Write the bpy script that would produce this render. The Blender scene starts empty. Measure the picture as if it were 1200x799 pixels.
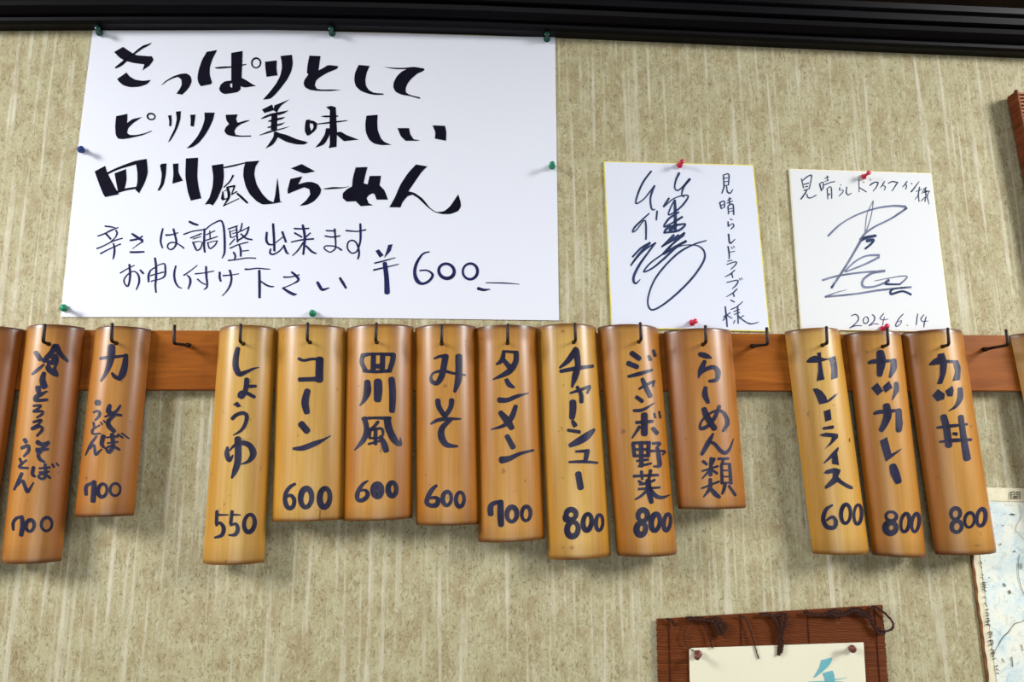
import bpy, bmesh, math, random
from mathutils import Vector, Matrix
from mathutils.bvhtree import BVHTree
from mathutils.geometry import tessellate_polygon, interpolate_bezier

# ------------------------------------------------------------------ camera
W, H, F = 1200.0, 799.0, 870.0
CAM = Vector((0.0, -1.2, 1.6))
Xc = Vector((15900, 81, F)).normalized()
Zc = Vector((-20, -4800, F)); Zc = (Zc - Xc * Zc.dot(Xc)).normalized()
Yc = Zc.cross(Xc).normalized()
RIGHT = Vector((Xc.x, Yc.x, Zc.x)); DOWN = Vector((Xc.y, Yc.y, Zc.y)); FWD = Vector((Xc.z, Yc.z, Zc.z))
scn = bpy.context.scene
COL = scn.collection
cd = bpy.data.cameras.new('camera'); cam = bpy.data.objects.new('camera', cd); COL.objects.link(cam)
m = Matrix((( RIGHT.x, -DOWN.x, -FWD.x, CAM.x), (RIGHT.y, -DOWN.y, -FWD.y, CAM.y), (RIGHT.z, -DOWN.z, -FWD.z, CAM.z), (0, 0, 0, 1)))
cam.matrix_world = m
cd.sensor_width = 36.0; cd.lens = F / W * 36.0; cd.clip_start = 0.05; cd.clip_end = 50
scn.camera = cam

def ray(px, py):
    return (RIGHT * ((px - W / 2) / F) + DOWN * ((py - H / 2) / F) + FWD).normalized()
def at(px, py, y=0.0):
    d = ray(px, py); t = (y - CAM.y) / d.y
    return CAM + d * t

# ------------------------------------------------------------------ world, lights, exposure
wd = bpy.data.worlds.new('room_light'); scn.world = wd; wd.use_nodes = True
wb = wd.node_tree.nodes['Background']; wb.inputs[0].default_value = (1.0, 0.98, 0.95, 1); wb.inputs[1].default_value = 0.09
def area(name, loc, target, sx, sy, power, color, spread=180):
    l = bpy.data.lights.new(name, 'AREA'); l.shape = 'RECTANGLE'; l.size = sx; l.size_y = sy; l.energy = power; l.color = color
    l.spread = math.radians(spread)
    o = bpy.data.objects.new(name, l); COL.objects.link(o); o.location = loc
    o.rotation_euler = (Vector(target) - Vector(loc)).to_track_quat('-Z', 'Y').to_euler()
    return o
area('ceiling_lamp_left', (-2.9, -1.55, 2.85), (-0.80, 0, 1.78), 0.75, 1.1, 9.2, (0.99, 0.99, 1.0), 50)
area('ceiling_lamp_right', (2.95, -1.55, 2.85), (0.86, 0, 1.78), 0.75, 1.1, 8.6, (0.99, 0.99, 1.0), 50)
area('front_fill_light', (0.0, -3.0, 1.2), (0.0, 0, 1.7), 2.0, 1.0, 15, (0.97, 0.985, 1.0))  # added soft fill from low in front, lifts the centre and lower wall
scn.view_settings.view_transform = 'Standard'; scn.view_settings.look = 'None'
scn.view_settings.gamma = 1.0; scn.view_settings.use_curve_mapping = False
scn.view_settings.exposure = 0.50

# ------------------------------------------------------------------ helpers
def srgb(r, g, b):
    f = lambda c: (c / 255 / 12.92) if c / 255 <= 0.04045 else ((c / 255 + 0.055) / 1.055) ** 2.4
    return (f(r), f(g), f(b), 1)

def tag(o, label=None, cat=None, group=None, kind=None):
    if label: o['label'] = label
    if cat: o['category'] = cat
    if group: o['group'] = group
    if kind: o['kind'] = kind
    return o

def empty(name, loc, label, cat, group=None):
    o = bpy.data.objects.new(name, None); o.empty_display_size = 0.02; COL.objects.link(o); o.location = loc
    return tag(o, label, cat, group)

def mesh_obj(name, verts, faces, mat, parent=None, smooth=False, origin=None, uvs=None):
    base = Vector(parent.location) if parent is not None and parent.parent is None else Vector((0, 0, 0))
    if parent is not None and parent.parent is not None: base = Vector(parent.parent.location)
    if parent is None and origin is not None: base = Vector(origin)
    me = bpy.data.meshes.new(name)
    me.from_pydata([Vector(v) - base for v in verts], [], faces)
    me.update()
    if uvs is not None:
        ul = me.uv_layers.new(name='UVMap')
        for lp in me.loops: ul.data[lp.index].uv = uvs[lp.vertex_index]
    if smooth: me.polygons.foreach_set('use_smooth', [True] * len(me.polygons))
    me.materials.append(mat)
    o = bpy.data.objects.new(name, me); COL.objects.link(o)
    if parent is not None: o.parent = parent
    elif origin is not None: o.location = base
    return o

def mat_new(name):
    mt = bpy.data.materials.new(name); mt.use_nodes = True
    nt = mt.node_tree; bs = nt.nodes['Principled BSDF']
    return mt, nt, bs

def N(nt, t, **kw):
    n = nt.nodes.new(t)
    for k, v in kw.items(): setattr(n, k, v)
    return n

def ramp(nt, fac, stops):
    r = N(nt, 'ShaderNodeValToRGB'); e = r.color_ramp.elements
    while len(e) < len(stops): e.new(0.5)
    for i, (p, c) in enumerate(stops): e[i].position = p; e[i].color = c
    nt.links.new(fac, r.inputs[0]); return r.outputs[0]

def mixc(nt, fac, a, b, mode='MIX'):
    n = N(nt, 'ShaderNodeMix', data_type='RGBA', blend_type=mode)
    for i, v in ((0, fac), (6, a), (7, b)):
        if hasattr(v, 'links') or hasattr(v, 'is_linked'): nt.links.new(v, n.inputs[i])
        else: n.inputs[i].default_value = v
    return n.outputs[2]

def noise(nt, vec, scale, detail=2, rough=0.5, dist=0.0, sc3=None):
    if sc3:
        mp = N(nt, 'ShaderNodeMapping'); mp.inputs['Scale'].default_value = sc3
        nt.links.new(vec, mp.inputs[0]); vec = mp.outputs[0]
    n = N(nt, 'ShaderNodeTexNoise'); n.inputs['Scale'].default_value = scale
    n.inputs['Detail'].default_value = detail; n.inputs['Roughness'].default_value = rough; n.inputs['Distortion'].default_value = dist
    nt.links.new(vec, n.inputs['Vector']); return n.outputs['Fac']

def bump(nt, bs, h, strength, dist=0.001):
    b = N(nt, 'ShaderNodeBump'); b.inputs['Strength'].default_value = strength; b.inputs['Distance'].default_value = dist
    nt.links.new(h, b.inputs['Height']); nt.links.new(b.outputs[0], bs.inputs['Normal'])

def G(v): return (v, v, v, 1)

def plain(name, col, rough=0.5, spec=0.5, metal=0.0, coat=0.0, vary=0.0, vscale=60):
    mt, nt, bs = mat_new(name)
    bs.inputs['Base Color'].default_value = col; bs.inputs['Roughness'].default_value = rough
    bs.inputs['Specular IOR Level'].default_value = spec; bs.inputs['Metallic'].default_value = metal
    bs.inputs['Coat Weight'].default_value = coat
    tc = N(nt, 'ShaderNodeTexCoord')
    f = noise(nt, tc.outputs['Object'], vscale, 4, 0.6)
    a = tuple(c * (1 - vary) for c in col[:3]) + (1,); b = tuple(min(1, c * (1 + vary)) for c in col[:3]) + (1,)
    nt.links.new(ramp(nt, f, [(0.3, a), (0.7, b)]), bs.inputs['Base Color'])
    return mt

# ------------------------------------------------------------------ materials
def wallpaper():
    mt, nt, bs = mat_new('wallpaper')
    tc = N(nt, 'ShaderNodeTexCoord'); v = tc.outputs['Object']
    big = noise(nt, v, 2.2, 3, 0.5)
    base = ramp(nt, big, [(0.25, srgb(172, 166, 128)), (0.75, srgb(186, 179, 146))])
    mott = noise(nt, v, 34, 4, 0.62, 0.6, (1, 1, 0.75))
    c1 = mixc(nt, ramp(nt, mott, [(0.42, G(0)), (0.66, G(0.6))]), base, srgb(146, 124, 84))
    sq = noise(nt, v, 150, 3, 0.65, 2.2, (1, 1, 0.6))
    c2 = mixc(nt, ramp(nt, sq, [(0.52, G(0)), (0.64, G(0.7))]), c1, srgb(108, 94, 62))
    sq2 = noise(nt, v, 120, 3, 0.6, 1.8, (1, 1, 0.5))
    c2 = mixc(nt, ramp(nt, sq2, [(0.34, G(0.5)), (0.46, G(0))]), c2, srgb(204, 198, 168))
    st = noise(nt, v, 1.0, 1.5, 0.55, 0.12, (95, 1, 3.4))
    brk = noise(nt, v, 28, 3, 0.7, 0.3, (1, 1, 0.6))
    st = ramp(nt, st, [(0.52, G(0)), (0.66, G(0.85))])
    mm = N(nt, 'ShaderNodeMath', operation='MULTIPLY'); nt.links.new(st, mm.inputs[0])
    nt.links.new(ramp(nt, brk, [(0.3, G(0.25)), (0.6, G(0.9))]), mm.inputs[1])
    c3 = mixc(nt, mm.outputs[0], c2, srgb(208, 203, 180))
    fine = noise(nt, v, 1.0, 2, 0.6, 0.0, (330, 1, 9))
    c4 = mixc(nt, ramp(nt, fine, [(0.35, G(0.28)), (0.6, G(0))]), c3, srgb(150, 140, 100))
    nt.links.new(c4, bs.inputs['Base Color'])
    bs.inputs['Roughness'].default_value = 0.75; bs.inputs['Specular IOR Level'].default_value = 0.25
    ad = N(nt, 'ShaderNodeMath', operation='ADD'); nt.links.new(sq, ad.inputs[0]); nt.links.new(mm.outputs[0], ad.inputs[1])
    bump(nt, bs, ad.outputs[0], 0.5, 0.0012)
    return mt

def bamboo(name, mid, edge, dark):
    mt, nt, bs = mat_new(name)
    uv = N(nt, 'ShaderNodeUVMap'); tc = N(nt, 'ShaderNodeTexCoord'); oi = N(nt, 'ShaderNodeObjectInfo')
    sep = N(nt, 'ShaderNodeSeparateXYZ'); nt.links.new(uv.outputs[0], sep.inputs[0])
    add = N(nt, 'ShaderNodeVectorMath', operation='ADD'); nt.links.new(tc.outputs['Object'], add.inputs[0])
    rv = N(nt, 'ShaderNodeMath', operation='MULTIPLY'); rv.inputs[1].default_value = 37.0
    nt.links.new(oi.outputs['Random'], rv.inputs[0]); nt.links.new(rv.outputs[0], add.inputs[1])
    v = add.outputs[0]
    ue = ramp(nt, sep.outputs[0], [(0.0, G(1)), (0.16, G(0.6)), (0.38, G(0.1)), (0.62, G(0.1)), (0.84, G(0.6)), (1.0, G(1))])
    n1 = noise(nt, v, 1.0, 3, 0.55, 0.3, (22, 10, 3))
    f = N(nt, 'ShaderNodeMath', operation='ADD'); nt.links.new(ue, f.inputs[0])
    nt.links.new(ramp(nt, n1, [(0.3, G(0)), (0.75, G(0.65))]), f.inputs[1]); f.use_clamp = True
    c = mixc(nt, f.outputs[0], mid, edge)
    ve = ramp(nt, sep.outputs[1], [(0.0, G(1)), (0.009, G(0.9)), (0.022, G(0.3)), (0.08, G(0)), (0.92, G(0)), (0.975, G(0.25)), (0.992, G(0.9)), (1.0, G(1))])
    n2 = noise(nt, v, 24, 3, 0.6)
    vm = N(nt, 'ShaderNodeMath', operation='MULTIPLY'); nt.links.new(ve, vm.inputs[0]); nt.links.new(ramp(nt, n2, [(0.2, G(0.75)), (0.7, G(1))]), vm.inputs[1])
    c = mixc(nt, vm.outputs[0], c, dark)
    st = noise(nt, v, 1.0, 4, 0.6, 0.0, (260, 120, 7))
    c = mixc(nt, ramp(nt, st, [(0.35, G(0.16)), (0.6, G(0))]), c, dark)
    sp = noise(nt, v, 75, 2, 0.5)
    c = mixc(nt, ramp(nt, sp, [(0.70, G(0)), (0.76, G(0.5))]), c, dark)
    nt.links.new(c, bs.inputs['Base Color'])
    bs.inputs['Roughness'].default_value = 0.36; bs.inputs['Coat Weight'].default_value = 0.16; bs.inputs['Coat Roughness'].default_value = 0.22
    bump(nt, bs, st, 0.12, 0.0005)
    return mt

def wood(name, a, b, sc=(3, 40, 40), rough=0.45, coat=0.2):
    mt, nt, bs = mat_new(name)
    tc = N(nt, 'ShaderNodeTexCoord'); v = tc.outputs['Object']
    n1 = noise(nt, v, 1.0, 4, 0.6, 0.8, sc)
    n2 = noise(nt, v, 1.0, 3, 0.6, 0.2, tuple(k * 6 for k in sc))
    c = ramp(nt, n1, [(0.3, a), (0.72, b)])
    c = mixc(nt, ramp(nt, n2, [(0.3, G(0.3)), (0.6, G(0))]), c, tuple(x * 0.5 for x in a[:3]) + (1,))
    bs.inputs['Specular IOR Level'].default_value = 0.12
    nt.links.new(c, bs.inputs['Base Color']); bs.inputs['Roughness'].default_value = rough; bs.inputs['Coat Weight'].default_value = coat
    bs.inputs['Coat Roughness'].default_value = 0.3
    bump(nt, bs, n2, 0.15, 0.0006); return mt

def paper(name, col, fib=0.04):
    mt, nt, bs = mat_new(name)
    tc = N(nt, 'ShaderNodeTexCoord'); n1 = noise(nt, tc.outputs['Object'], 300, 3, 0.6); n2 = noise(nt, tc.outputs['Object'], 5, 3, 0.5)
    a = tuple(c * (1 - fib) for c in col[:3]) + (1,)
    c = mixc(nt, 0.5, ramp(nt, n1, [(0.3, a), (0.7, col)]), ramp(nt, n2, [(0.3, a), (0.7, col)]))
    nt.links.new(c, bs.inputs['Base Color']); bs.inputs['Roughness'].default_value = 0.7; bs.inputs['Specular IOR Level'].default_value = 0.2
    bump(nt, bs, n1, 0.08, 0.0003); return mt

def map_print():
    mt, nt, bs = mat_new('map_print')
    tc = N(nt, 'ShaderNodeTexCoord'); v = tc.outputs['Object']
    n1 = noise(nt, v, 26, 5, 0.65, 0.6); n2 = noise(nt, v, 60, 4, 0.7, 1.2); n3 = noise(nt, v, 220, 3, 0.6, 1.0)
    c = ramp(nt, n1, [(0.38, srgb(232, 232, 214)), (0.5, srgb(222, 230, 220)), (0.6, srgb(208, 222, 220)), (0.7, srgb(184, 208, 212))])
    c = mixc(nt, ramp(nt, n2, [(0.55, G(0)), (0.62, G(0.4)), (0.66, G(0))]), c, srgb(140, 150, 140))
    c = mixc(nt, ramp(nt, n3, [(0.64, G(0)), (0.7, G(0.6))]), c, srgb(110, 130, 135))
    nt.links.new(c, bs.inputs['Base Color']); bs.inputs['Roughness'].default_value = 0.5; return mt

def rods():
    mt, nt, bs = mat_new('brown_bamboo_rods')
    tc = N(nt, 'ShaderNodeTexCoord'); v = tc.outputs['Object']
    n1 = noise(nt, v, 1.0, 2, 0.5, 0.0, (0.7, 1, 640)); n2 = noise(nt, v, 1.0, 3, 0.6, 0, (40, 1, 700)); n3 = noise(nt, v, 3, 2)
    c = ramp(nt, n1, [(0.3, srgb(80, 38, 14)), (0.55, srgb(110, 56, 22)), (0.75, srgb(138, 78, 38))])
    c = mixc(nt, ramp(nt, n2, [(0.66, G(0)), (0.74, G(0.6))]), c, srgb(205, 160, 120))
    nt.links.new(c, bs.inputs['Base Color']); bs.inputs['Roughness'].default_value = 0.65; bs.inputs['Specular IOR Level'].default_value = 0.2; return mt

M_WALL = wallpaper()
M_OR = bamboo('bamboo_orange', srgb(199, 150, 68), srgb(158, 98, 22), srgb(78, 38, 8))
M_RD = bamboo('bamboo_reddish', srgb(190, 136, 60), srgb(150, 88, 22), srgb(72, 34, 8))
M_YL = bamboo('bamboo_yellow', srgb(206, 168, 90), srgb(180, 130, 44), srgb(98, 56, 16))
M_RAIL = wood('rail_wood', srgb(126, 66, 12), srgb(166, 96, 30), rough=0.4, coat=0.04)
M_TRIM = wood('dark_trim_wood', srgb(5, 3, 8), srgb(11, 8, 12), rough=0.42, coat=0.0)
M_TRIM.node_tree.nodes['Principled BSDF'].inputs['Specular IOR Level'].default_value = 0.14
M_UPPER = wood('upper_board_wood', srgb(14, 10, 7), srgb(30, 22, 13), sc=(2, 12, 12), rough=0.7, coat=0.0)
M_UPPER.node_tree.nodes['Principled BSDF'].inputs['Specular IOR Level'].default_value = 0.0
M_INK = plain('black_brush_ink', srgb(16, 15, 30), 0.8, 0.06, vary=0.2)
M_PEN = plain('navy_felt_pen', srgb(34, 36, 80), 0.8, 0.08, vary=0.3, vscale=30)
M_MARK = plain('marker_on_bamboo', srgb(30, 29, 54), 0.35, 0.3, vary=0.45, vscale=45)
M_SIGN = plain('autograph_pen', srgb(52, 64, 96), 0.8, 0.08, vary=0.25)
M_GREY = plain('faded_autograph_pen', srgb(112, 118, 142), 0.8, 0.08, vary=0.35, vscale=25)
M_TEAL = plain('teal_brush_ink', srgb(104, 170, 178), 0.6, 0.3, vary=0.08)
M_HOOK = plain('blackened_iron', srgb(40, 30, 28), 0.4, 0.5, metal=0.6, vary=0.3)
M_WHITE = paper('white_poster_paper', srgb(222, 225, 234), 0.03)
M_BOARD1 = paper('white_board_paper', srgb(216, 220, 232), 0.02)
M_BOARD2 = paper('ivory_board_paper', srgb(217, 219, 219), 0.02)
M_GILT = plain('gilt_edge', srgb(226, 214, 96), 0.45, 0.5, vary=0.1)
M_CREAM = plain('cream_edge', srgb(226, 218, 186), 0.5, 0.4, vary=0.08)
M_CREAMP = paper('cream_paper', srgb(226, 222, 196), 0.05)
M_GREEN = plain('green_plastic', srgb(16, 128, 92), 0.3, 0.5, vary=0.1)
M_DGREEN = plain('dark_green_plastic', srgb(8, 66, 52), 0.3, 0.5, vary=0.1)
M_BLUE = plain('blue_plastic', srgb(30, 58, 130), 0.3, 0.5, vary=0.1)
M_RED = plain('red_plastic', srgb(196, 24, 62), 0.3, 0.5, vary=0.1)
M_BROWN = plain('brown_plastic', srgb(110, 56, 46), 0.35, 0.5, vary=0.15)
M_STEEL = plain('pin_steel', srgb(170, 170, 172), 0.3, 0.5, metal=1.0)
M_ROD = rods()
M_TWINE = plain('dark_brown_twine', srgb(58, 34, 26), 0.9, 0.2, vary=0.4, vscale=400)
M_THREAD = plain('dark_binding_thread', srgb(62, 26, 14), 0.9, 0.2, vary=0.3)
M_MAP = map_print()
M_MAPED = plain('stained_paper_edge', srgb(112, 74, 40), 0.8, 0.2, vary=0.5, vscale=80)
M_MAPTX = plain('grey_map_ink', srgb(104, 110, 96), 0.8, 0.2, vary=0.3)
M_MAPBK = plain('dark_map_ink', srgb(64, 62, 50), 0.8, 0.2, vary=0.3)
M_CRACK = plain('brown_crack', srgb(112, 66, 22), 0.8, 0.2, vary=0.3)
M_WEAVE = wood('woven_red_brown', srgb(92, 42, 22), srgb(150, 84, 48), sc=(8, 8, 120), rough=0.6, coat=0.0)

# ------------------------------------------------------------------ structure
def box(name, x0, x1, y0, y1, z0, z1, mat, parent=None, origin=None):
    v = [(x, y, z) for x in (x0, x1) for y in (y0, y1) for z in (z0, z1)]
    f = [(0, 1, 3, 2), (4, 6, 7, 5), (0, 4, 5, 1), (2, 3, 7, 6), (0, 2, 6, 4), (1, 5, 7, 3)]
    return mesh_obj(name, v, f, mat, parent, origin=origin)

tag(box('wall_back', -2.6, 2.6, 0.0, 0.12, 0.0, 3.1, M_WALL), 'beige linen textured wallpaper wall', kind='structure')

# dark moulding under the frieze: profile swept along its (slightly bowed) length
path = [(-420, 38), (-150, 37), (0, 36.5), (150, 35.5), (300, 35.5), (450, 38), (560, 41), (650, 44.5), (800, 51), (1000, 60), (1200, 68.5), (1340, 74), (1560, 80)]
prof = [(0, 0), (-0.012, 0.0), (-0.016, 0.003), (-0.017, 0.008), (-0.014, 0.012), (-0.020, 0.015), (-0.026, 0.021), (-0.028, 0.028),
        (-0.024, 0.033), (-0.031, 0.035), (-0.033, 0.045), (-0.031, 0.049), (-0.035, 0.052), (-0.036, 0.062), (-0.0, 0.064)]
vs, fs = [], []
for (px, py) in path:
    b = at(px, py, 0.0)
    for (dy, dz) in prof: vs.append((b.x, dy * 1.55, b.z + dz))
n = len(prof)
for i in range(len(path) - 1):
    for j in range(n - 1):
        fs.append((i * n + j, (i + 1) * n + j, (i + 1) * n + j + 1, i * n + j + 1))
tag(mesh_obj('trim_1', vs, fs, M_TRIM, origin=(0, 0, 2.1)), 'dark brown stepped wooden moulding along the wall top', kind='structure')
vs, fs = [], []
for (px, py) in path:
    b = at(px, py, 0.0); vs += [(b.x, -0.010, b.z + 0.0635), (b.x, -0.010, 3.1), (b.x, 0.0, b.z + 0.0635), (b.x, 0.0, 3.1)]
for i in range(len(path) - 1):
    a = i * 4; fs += [(a, a + 4, a + 5, a + 1), (a, a + 2, a + 6, a + 4)]
tag(mesh_obj('trim_2', vs, fs, M_UPPER, origin=(0, 0, 2.3)), 'dark brown board above the moulding', kind='structure')

# ------------------------------------------------------------------ ink strokes laid on a surface
WMUL = 1.0
def crspline(pts, step):
    """Catmull-Rom through (x, y, w); resampled about every `step` pixels."""
    if len(pts) == 2:
        n = max(1, int(math.hypot(pts[1][0] - pts[0][0], pts[1][1] - pts[0][1]) / step))
        return [tuple(pts[0][k] + (pts[1][k] - pts[0][k]) * i / n for k in range(3)) for i in range(n + 1)]
    P = [pts[0]] + list(pts) + [pts[-1]]; out = []
    for i in range(1, len(P) - 2):
        p0, p1, p2, p3 = P[i - 1], P[i], P[i + 1], P[i + 2]
        n = max(2, int(math.hypot(p2[0] - p1[0], p2[1] - p1[1]) / step))
        for s in range(n):
            t = s / n
            out.append(tuple(0.5 * (2 * p1[k] + (p2[k] - p0[k]) * t + (2 * p0[k] - 5 * p1[k] + 4 * p2[k] - p3[k]) * t * t + (3 * p1[k] - p0[k] - 3 * p2[k] + p3[k]) * t ** 3) for k in range(3)))
    out.append(tuple(P[-2])); return out

def strokes(text):
    """'@ ox oy s' sets the frame, r = ribbon x,y,w..., p = filled outline, h = hole of the last outline, o = ring cx,cy,rx,ry,w[,deg]"""
    V, Fc = [], []; ox = oy = 0.0; s = 1.0; polys = []
    for line in text.strip().splitlines():
        for cmd in line.split(';'):
            tk = cmd.split()
            if not tk: continue
            if tk[0] == '@': ox, oy, s = float(tk[1]), float(tk[2]), float(tk[3]); continue
            nums = [tuple(float(q) for q in t.split(',')) for t in tk[1:]]
            if tk[0] == 'r':
                pts = [(ox + a / s, oy + b / s, c / s) for a, b, c in nums]; closed = False
            elif tk[0] == 'o':
                cx, cy, rx, ry, w = nums[0][:5]; ang = math.radians(nums[0][5]) if len(nums[0]) > 5 else 0.14
                pts = []
                for k in range(23):
                    t = 2 * math.pi * k / 20 + 0.3
                    ex, ey = rx * math.cos(t), ry * math.sin(t)
                    ww = w * (1 + 0.14 * math.sin(t * 1.0 + cx))
                    pts.append((ox + (cx + ex * math.cos(ang) - ey * math.sin(ang)) / s, oy + (cy + ex * math.sin(ang) + ey * math.cos(ang)) / s, ww / s))
            elif tk[0] == 'p':
                polys.append([[(ox + a / s, oy + b / s) for a, b in nums]]); continue
            elif tk[0] == 'h':
                polys[-1].append([(ox + a / s, oy + b / s) for a, b in nums]); continue
            L = crspline(pts, 1.2)
            # tangents
            nn = len(L); rows = []
            def frame(i):
                a = L[max(0, i - 1)]; b = L[min(nn - 1, i + 1)]
                dx, dy = b[0] - a[0], b[1] - a[1]; d = math.hypot(dx, dy) or 1; return dx / d, dy / d
            for i in range(nn):
                tx, ty = frame(i); w = max(L[i][2] * WMUL, 0.25) / 2
                if i == 0:
                    for k in (3, 2, 1):
                        e = math.sin(k * math.pi / 8); rows.append((L[0][0] - tx * w * e * 0.8, L[0][1] - ty * w * e * 0.8, -ty, tx, w * math.cos(k * math.pi / 8)))
                rows.append((L[i][0], L[i][1], -ty, tx, w))
                if i == nn - 1:
                    for k in (1, 2, 3):
                        e = math.sin(k * math.pi / 8); rows.append((L[i][0] + tx * w * e * 0.8, L[i][1] + ty * w * e * 0.8, -ty, tx, w * math.cos(k * math.pi / 8)))
            b0 = len(V); NC = 4
            for (x, y, nx, ny, w) in rows:
                for k in range(NC + 1):
                    q = (k / NC * 2 - 1) * w; V.append((x + nx * q, y + ny * q))
            for i in range(len(rows) - 1):
                for k in range(NC):
                    a = b0 + i * (NC + 1) + k; Fc.append((a, a + 1, a + NC + 2, a + NC + 1))
    for loops in polys:
        sm = []
        for lp in loops:      # soften the traced outline a little
            q = []
            for i in range(len(lp)):
                a, b, c = lp[i - 1], lp[i], lp[(i + 1) % len(lp)]
                v1 = Vector((a[0] - b[0], a[1] - b[1])); v2 = Vector((c[0] - b[0], c[1] - b[1]))
                if v1.length > 1e-6 and v2.length > 1e-6 and v1.angle(v2) > math.radians(138):
                    q += [(b[0] + v1.x * 0.28, b[1] + v1.y * 0.28), (b[0] + (v1.x + v2.x) * 0.06, b[1] + (v1.y + v2.y) * 0.06), (b[0] + v2.x * 0.28, b[1] + v2.y * 0.28)]
                else: q.append(b)
            sm.append(q)
        flat = [p for lp in sm for p in lp]
        tr = tessellate_polygon([[Vector((x, y, 0)) for x, y in lp] for lp in sm])
        bm = bmesh.new(); bv = [bm.verts.new((x, y, 0)) for x, y in flat]
        for t in tr:
            if len(set(t)) == 3:
                try: bm.faces.new([bv[i] for i in t])
                except ValueError: pass
        for _ in range(4):
            es = [e for e in bm.edges if e.calc_length() > 5.0]
            if not es: break
            bmesh.ops.subdivide_edges(bm, edges=es, cuts=1)
            bmesh.ops.triangulate(bm, faces=bm.faces[:])
        bm.verts.index_update(); b0 = len(V)
        V += [(v.co.x, v.co.y) for v in bm.verts]; Fc += [tuple(b0 + v.index for v in f.verts) for f in bm.faces]
        bm.free()
    return V, Fc

def write(name, text, surf, mat, parent, lift=0.0004, wm=1.2):
    global WMUL
    WMUL = {'marker_on_bamboo': wm, 'navy_felt_pen': 1.1, 'autograph_pen': 1.05}.get(mat.name, 1.0)
    V, Fc = strokes(text); out = []; bad = set()
    for i, (x, y) in enumerate(V):
        d = ray(x, y); h = surf.ray_cast(CAM, d)
        if h[0] is None: bad.add(i); out.append(Vector((0, 0, 0))); continue
        nrm = h[1] if h[1].dot(d) < 0 else -h[1]
        out.append(h[0] + nrm * lift)
    fc = [f for f in Fc if not any(i in bad for i in f)]
    used = sorted({i for f in fc for i in f}); mp = {o: k for k, o in enumerate(used)}
    return mesh_obj(name, [out[i] for i in used], [tuple(mp[i] for i in f) for f in fc], mat, parent)

def bvh_of(o):
    base = Vector(o.location) + (Vector(o.parent.location) if o.parent else Vector((0, 0, 0)))
    me = o.data
    return BVHTree.FromPolygons([v.co + base for v in me.vertices], [tuple(p.vertices) for p in me.polygons])

# ------------------------------------------------------------------ tubes and lathes
def tube(pts, r, seg=8, V=None, Fc=None):
    V = [] if V is None else V; Fc = [] if Fc is None else Fc
    pts = [Vector(p) for p in pts]; b0 = len(V); up = Vector((0.3, 0.2, 1)).normalized(); n = len(pts)
    for i, p in enumerate(pts):
        t = (pts[min(n - 1, i + 1)] - pts[max(0, i - 1)]).normalized()
        a = t.cross(up); a = a.normalized() if a.length > 1e-4 else Vector((1, 0, 0)); b = t.cross(a).normalized()
        rr = r[i] if isinstance(r, (list, tuple)) else r
        for k in range(seg):
            w = 2 * math.pi * k / seg; V.append(p + (a * math.cos(w) + b * math.sin(w)) * rr)
    for i in range(n - 1):
        for k in range(seg):
            Fc.append((b0 + i * seg + k, b0 + i * seg + (k + 1) % seg, b0 + (i + 1) * seg + (k + 1) % seg, b0 + (i + 1) * seg + k))
    Fc.append(tuple(b0 + k for k in range(seg))[::-1]); Fc.append(tuple(b0 + (n - 1) * seg + k for k in range(seg)))
    return V, Fc

def smooth3(pts, n=6):
    P = [pts[0]] + list(pts) + [pts[-1]]; out = []
    for i in range(1, len(P) - 2):
        p0, p1, p2, p3 = [Vector(q) for q in P[i - 1:i + 3]]
        for s in range(n):
            t = s / n; out.append(0.5 * (2 * p1 + (p2 - p0) * t + (2 * p0 - 5 * p1 + 4 * p2 - p3) * t * t + (3 * p1 - p0 - 3 * p2 + p3) * t ** 3))
    out.append(Vector(P[-2])); return out

# ------------------------------------------------------------------ wooden rail with its hooks
RY = -0.018

rt, rb = at(600, 389.3, RY).z, at(600, 457.3, RY).z
rail = empty('hook_rail', (0, RY, (rt + rb) / 2), 'long reddish-brown wooden rail with black hooks that the bamboo plaques hang from', 'rail')
x0, x1 = at(-140, 400, RY).x, at(1330, 400, RY).x
bmv = bmesh.new(); bmesh.ops.create_cube(bmv, size=1)
for v in bmv.verts: v.co = Vector(((v.co.x + 0.5) * (x1 - x0) + x0, (v.co.y - 0.5) * 0.0175 - 0.0003, (v.co.z + 0.5) * (rt - rb) + rb))
bmesh.ops.bevel(bmv, geom=bmv.edges[:], offset=0.0012, segments=2, affect='EDGES')
bmv.verts.index_update()
mesh_obj('board', [v.co.copy() for v in bmv.verts], [tuple(v.index for v in f.verts) for f in bmv.faces], M_RAIL, rail); bmv.free()

def hook(base, elbow, top, r=0.0025):
    base, elbow, top = Vector(base), Vector(elbow), Vector(top)
    d1 = (base - elbow).normalized(); d2 = (top - elbow).normalized()
    pts = [base + d1 * 0.004, base, elbow + d1 * 0.004, elbow + d1 * 0.0015 + d2 * 0.0006, elbow + d2 * 0.0015 + d1 * 0.0006, elbow + d2 * 0.004, top - d2 * 0.001, top]
    rr = [r] * (len(pts) - 1) + [r * 0.7]
    V, Fc = tube(pts, rr, 10)
    tube([base + d1 * 0.001, base - d1 * 0.003, base - d1 * 0.006, base - d1 * 0.010], [r * 1.55, r * 1.55, r * 1.3, r], 10, V, Fc)   # shoulder at the screw thread
    o = mesh_obj('hook', V, Fc, M_HOOK, rail, smooth=True); return o

hook(at(221, 404.5, RY), at(204, 402.5, -0.058), at(204.5, 380.5, -0.058))
hook(at(881.5, 405.5, RY), at(899.5, 403.5, -0.058), at(898.5, 383.5, -0.058))
hook(at(1153, 409.5, RY), at(1181.5, 404, -0.064), at(1179, 386, -0.064))

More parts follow.
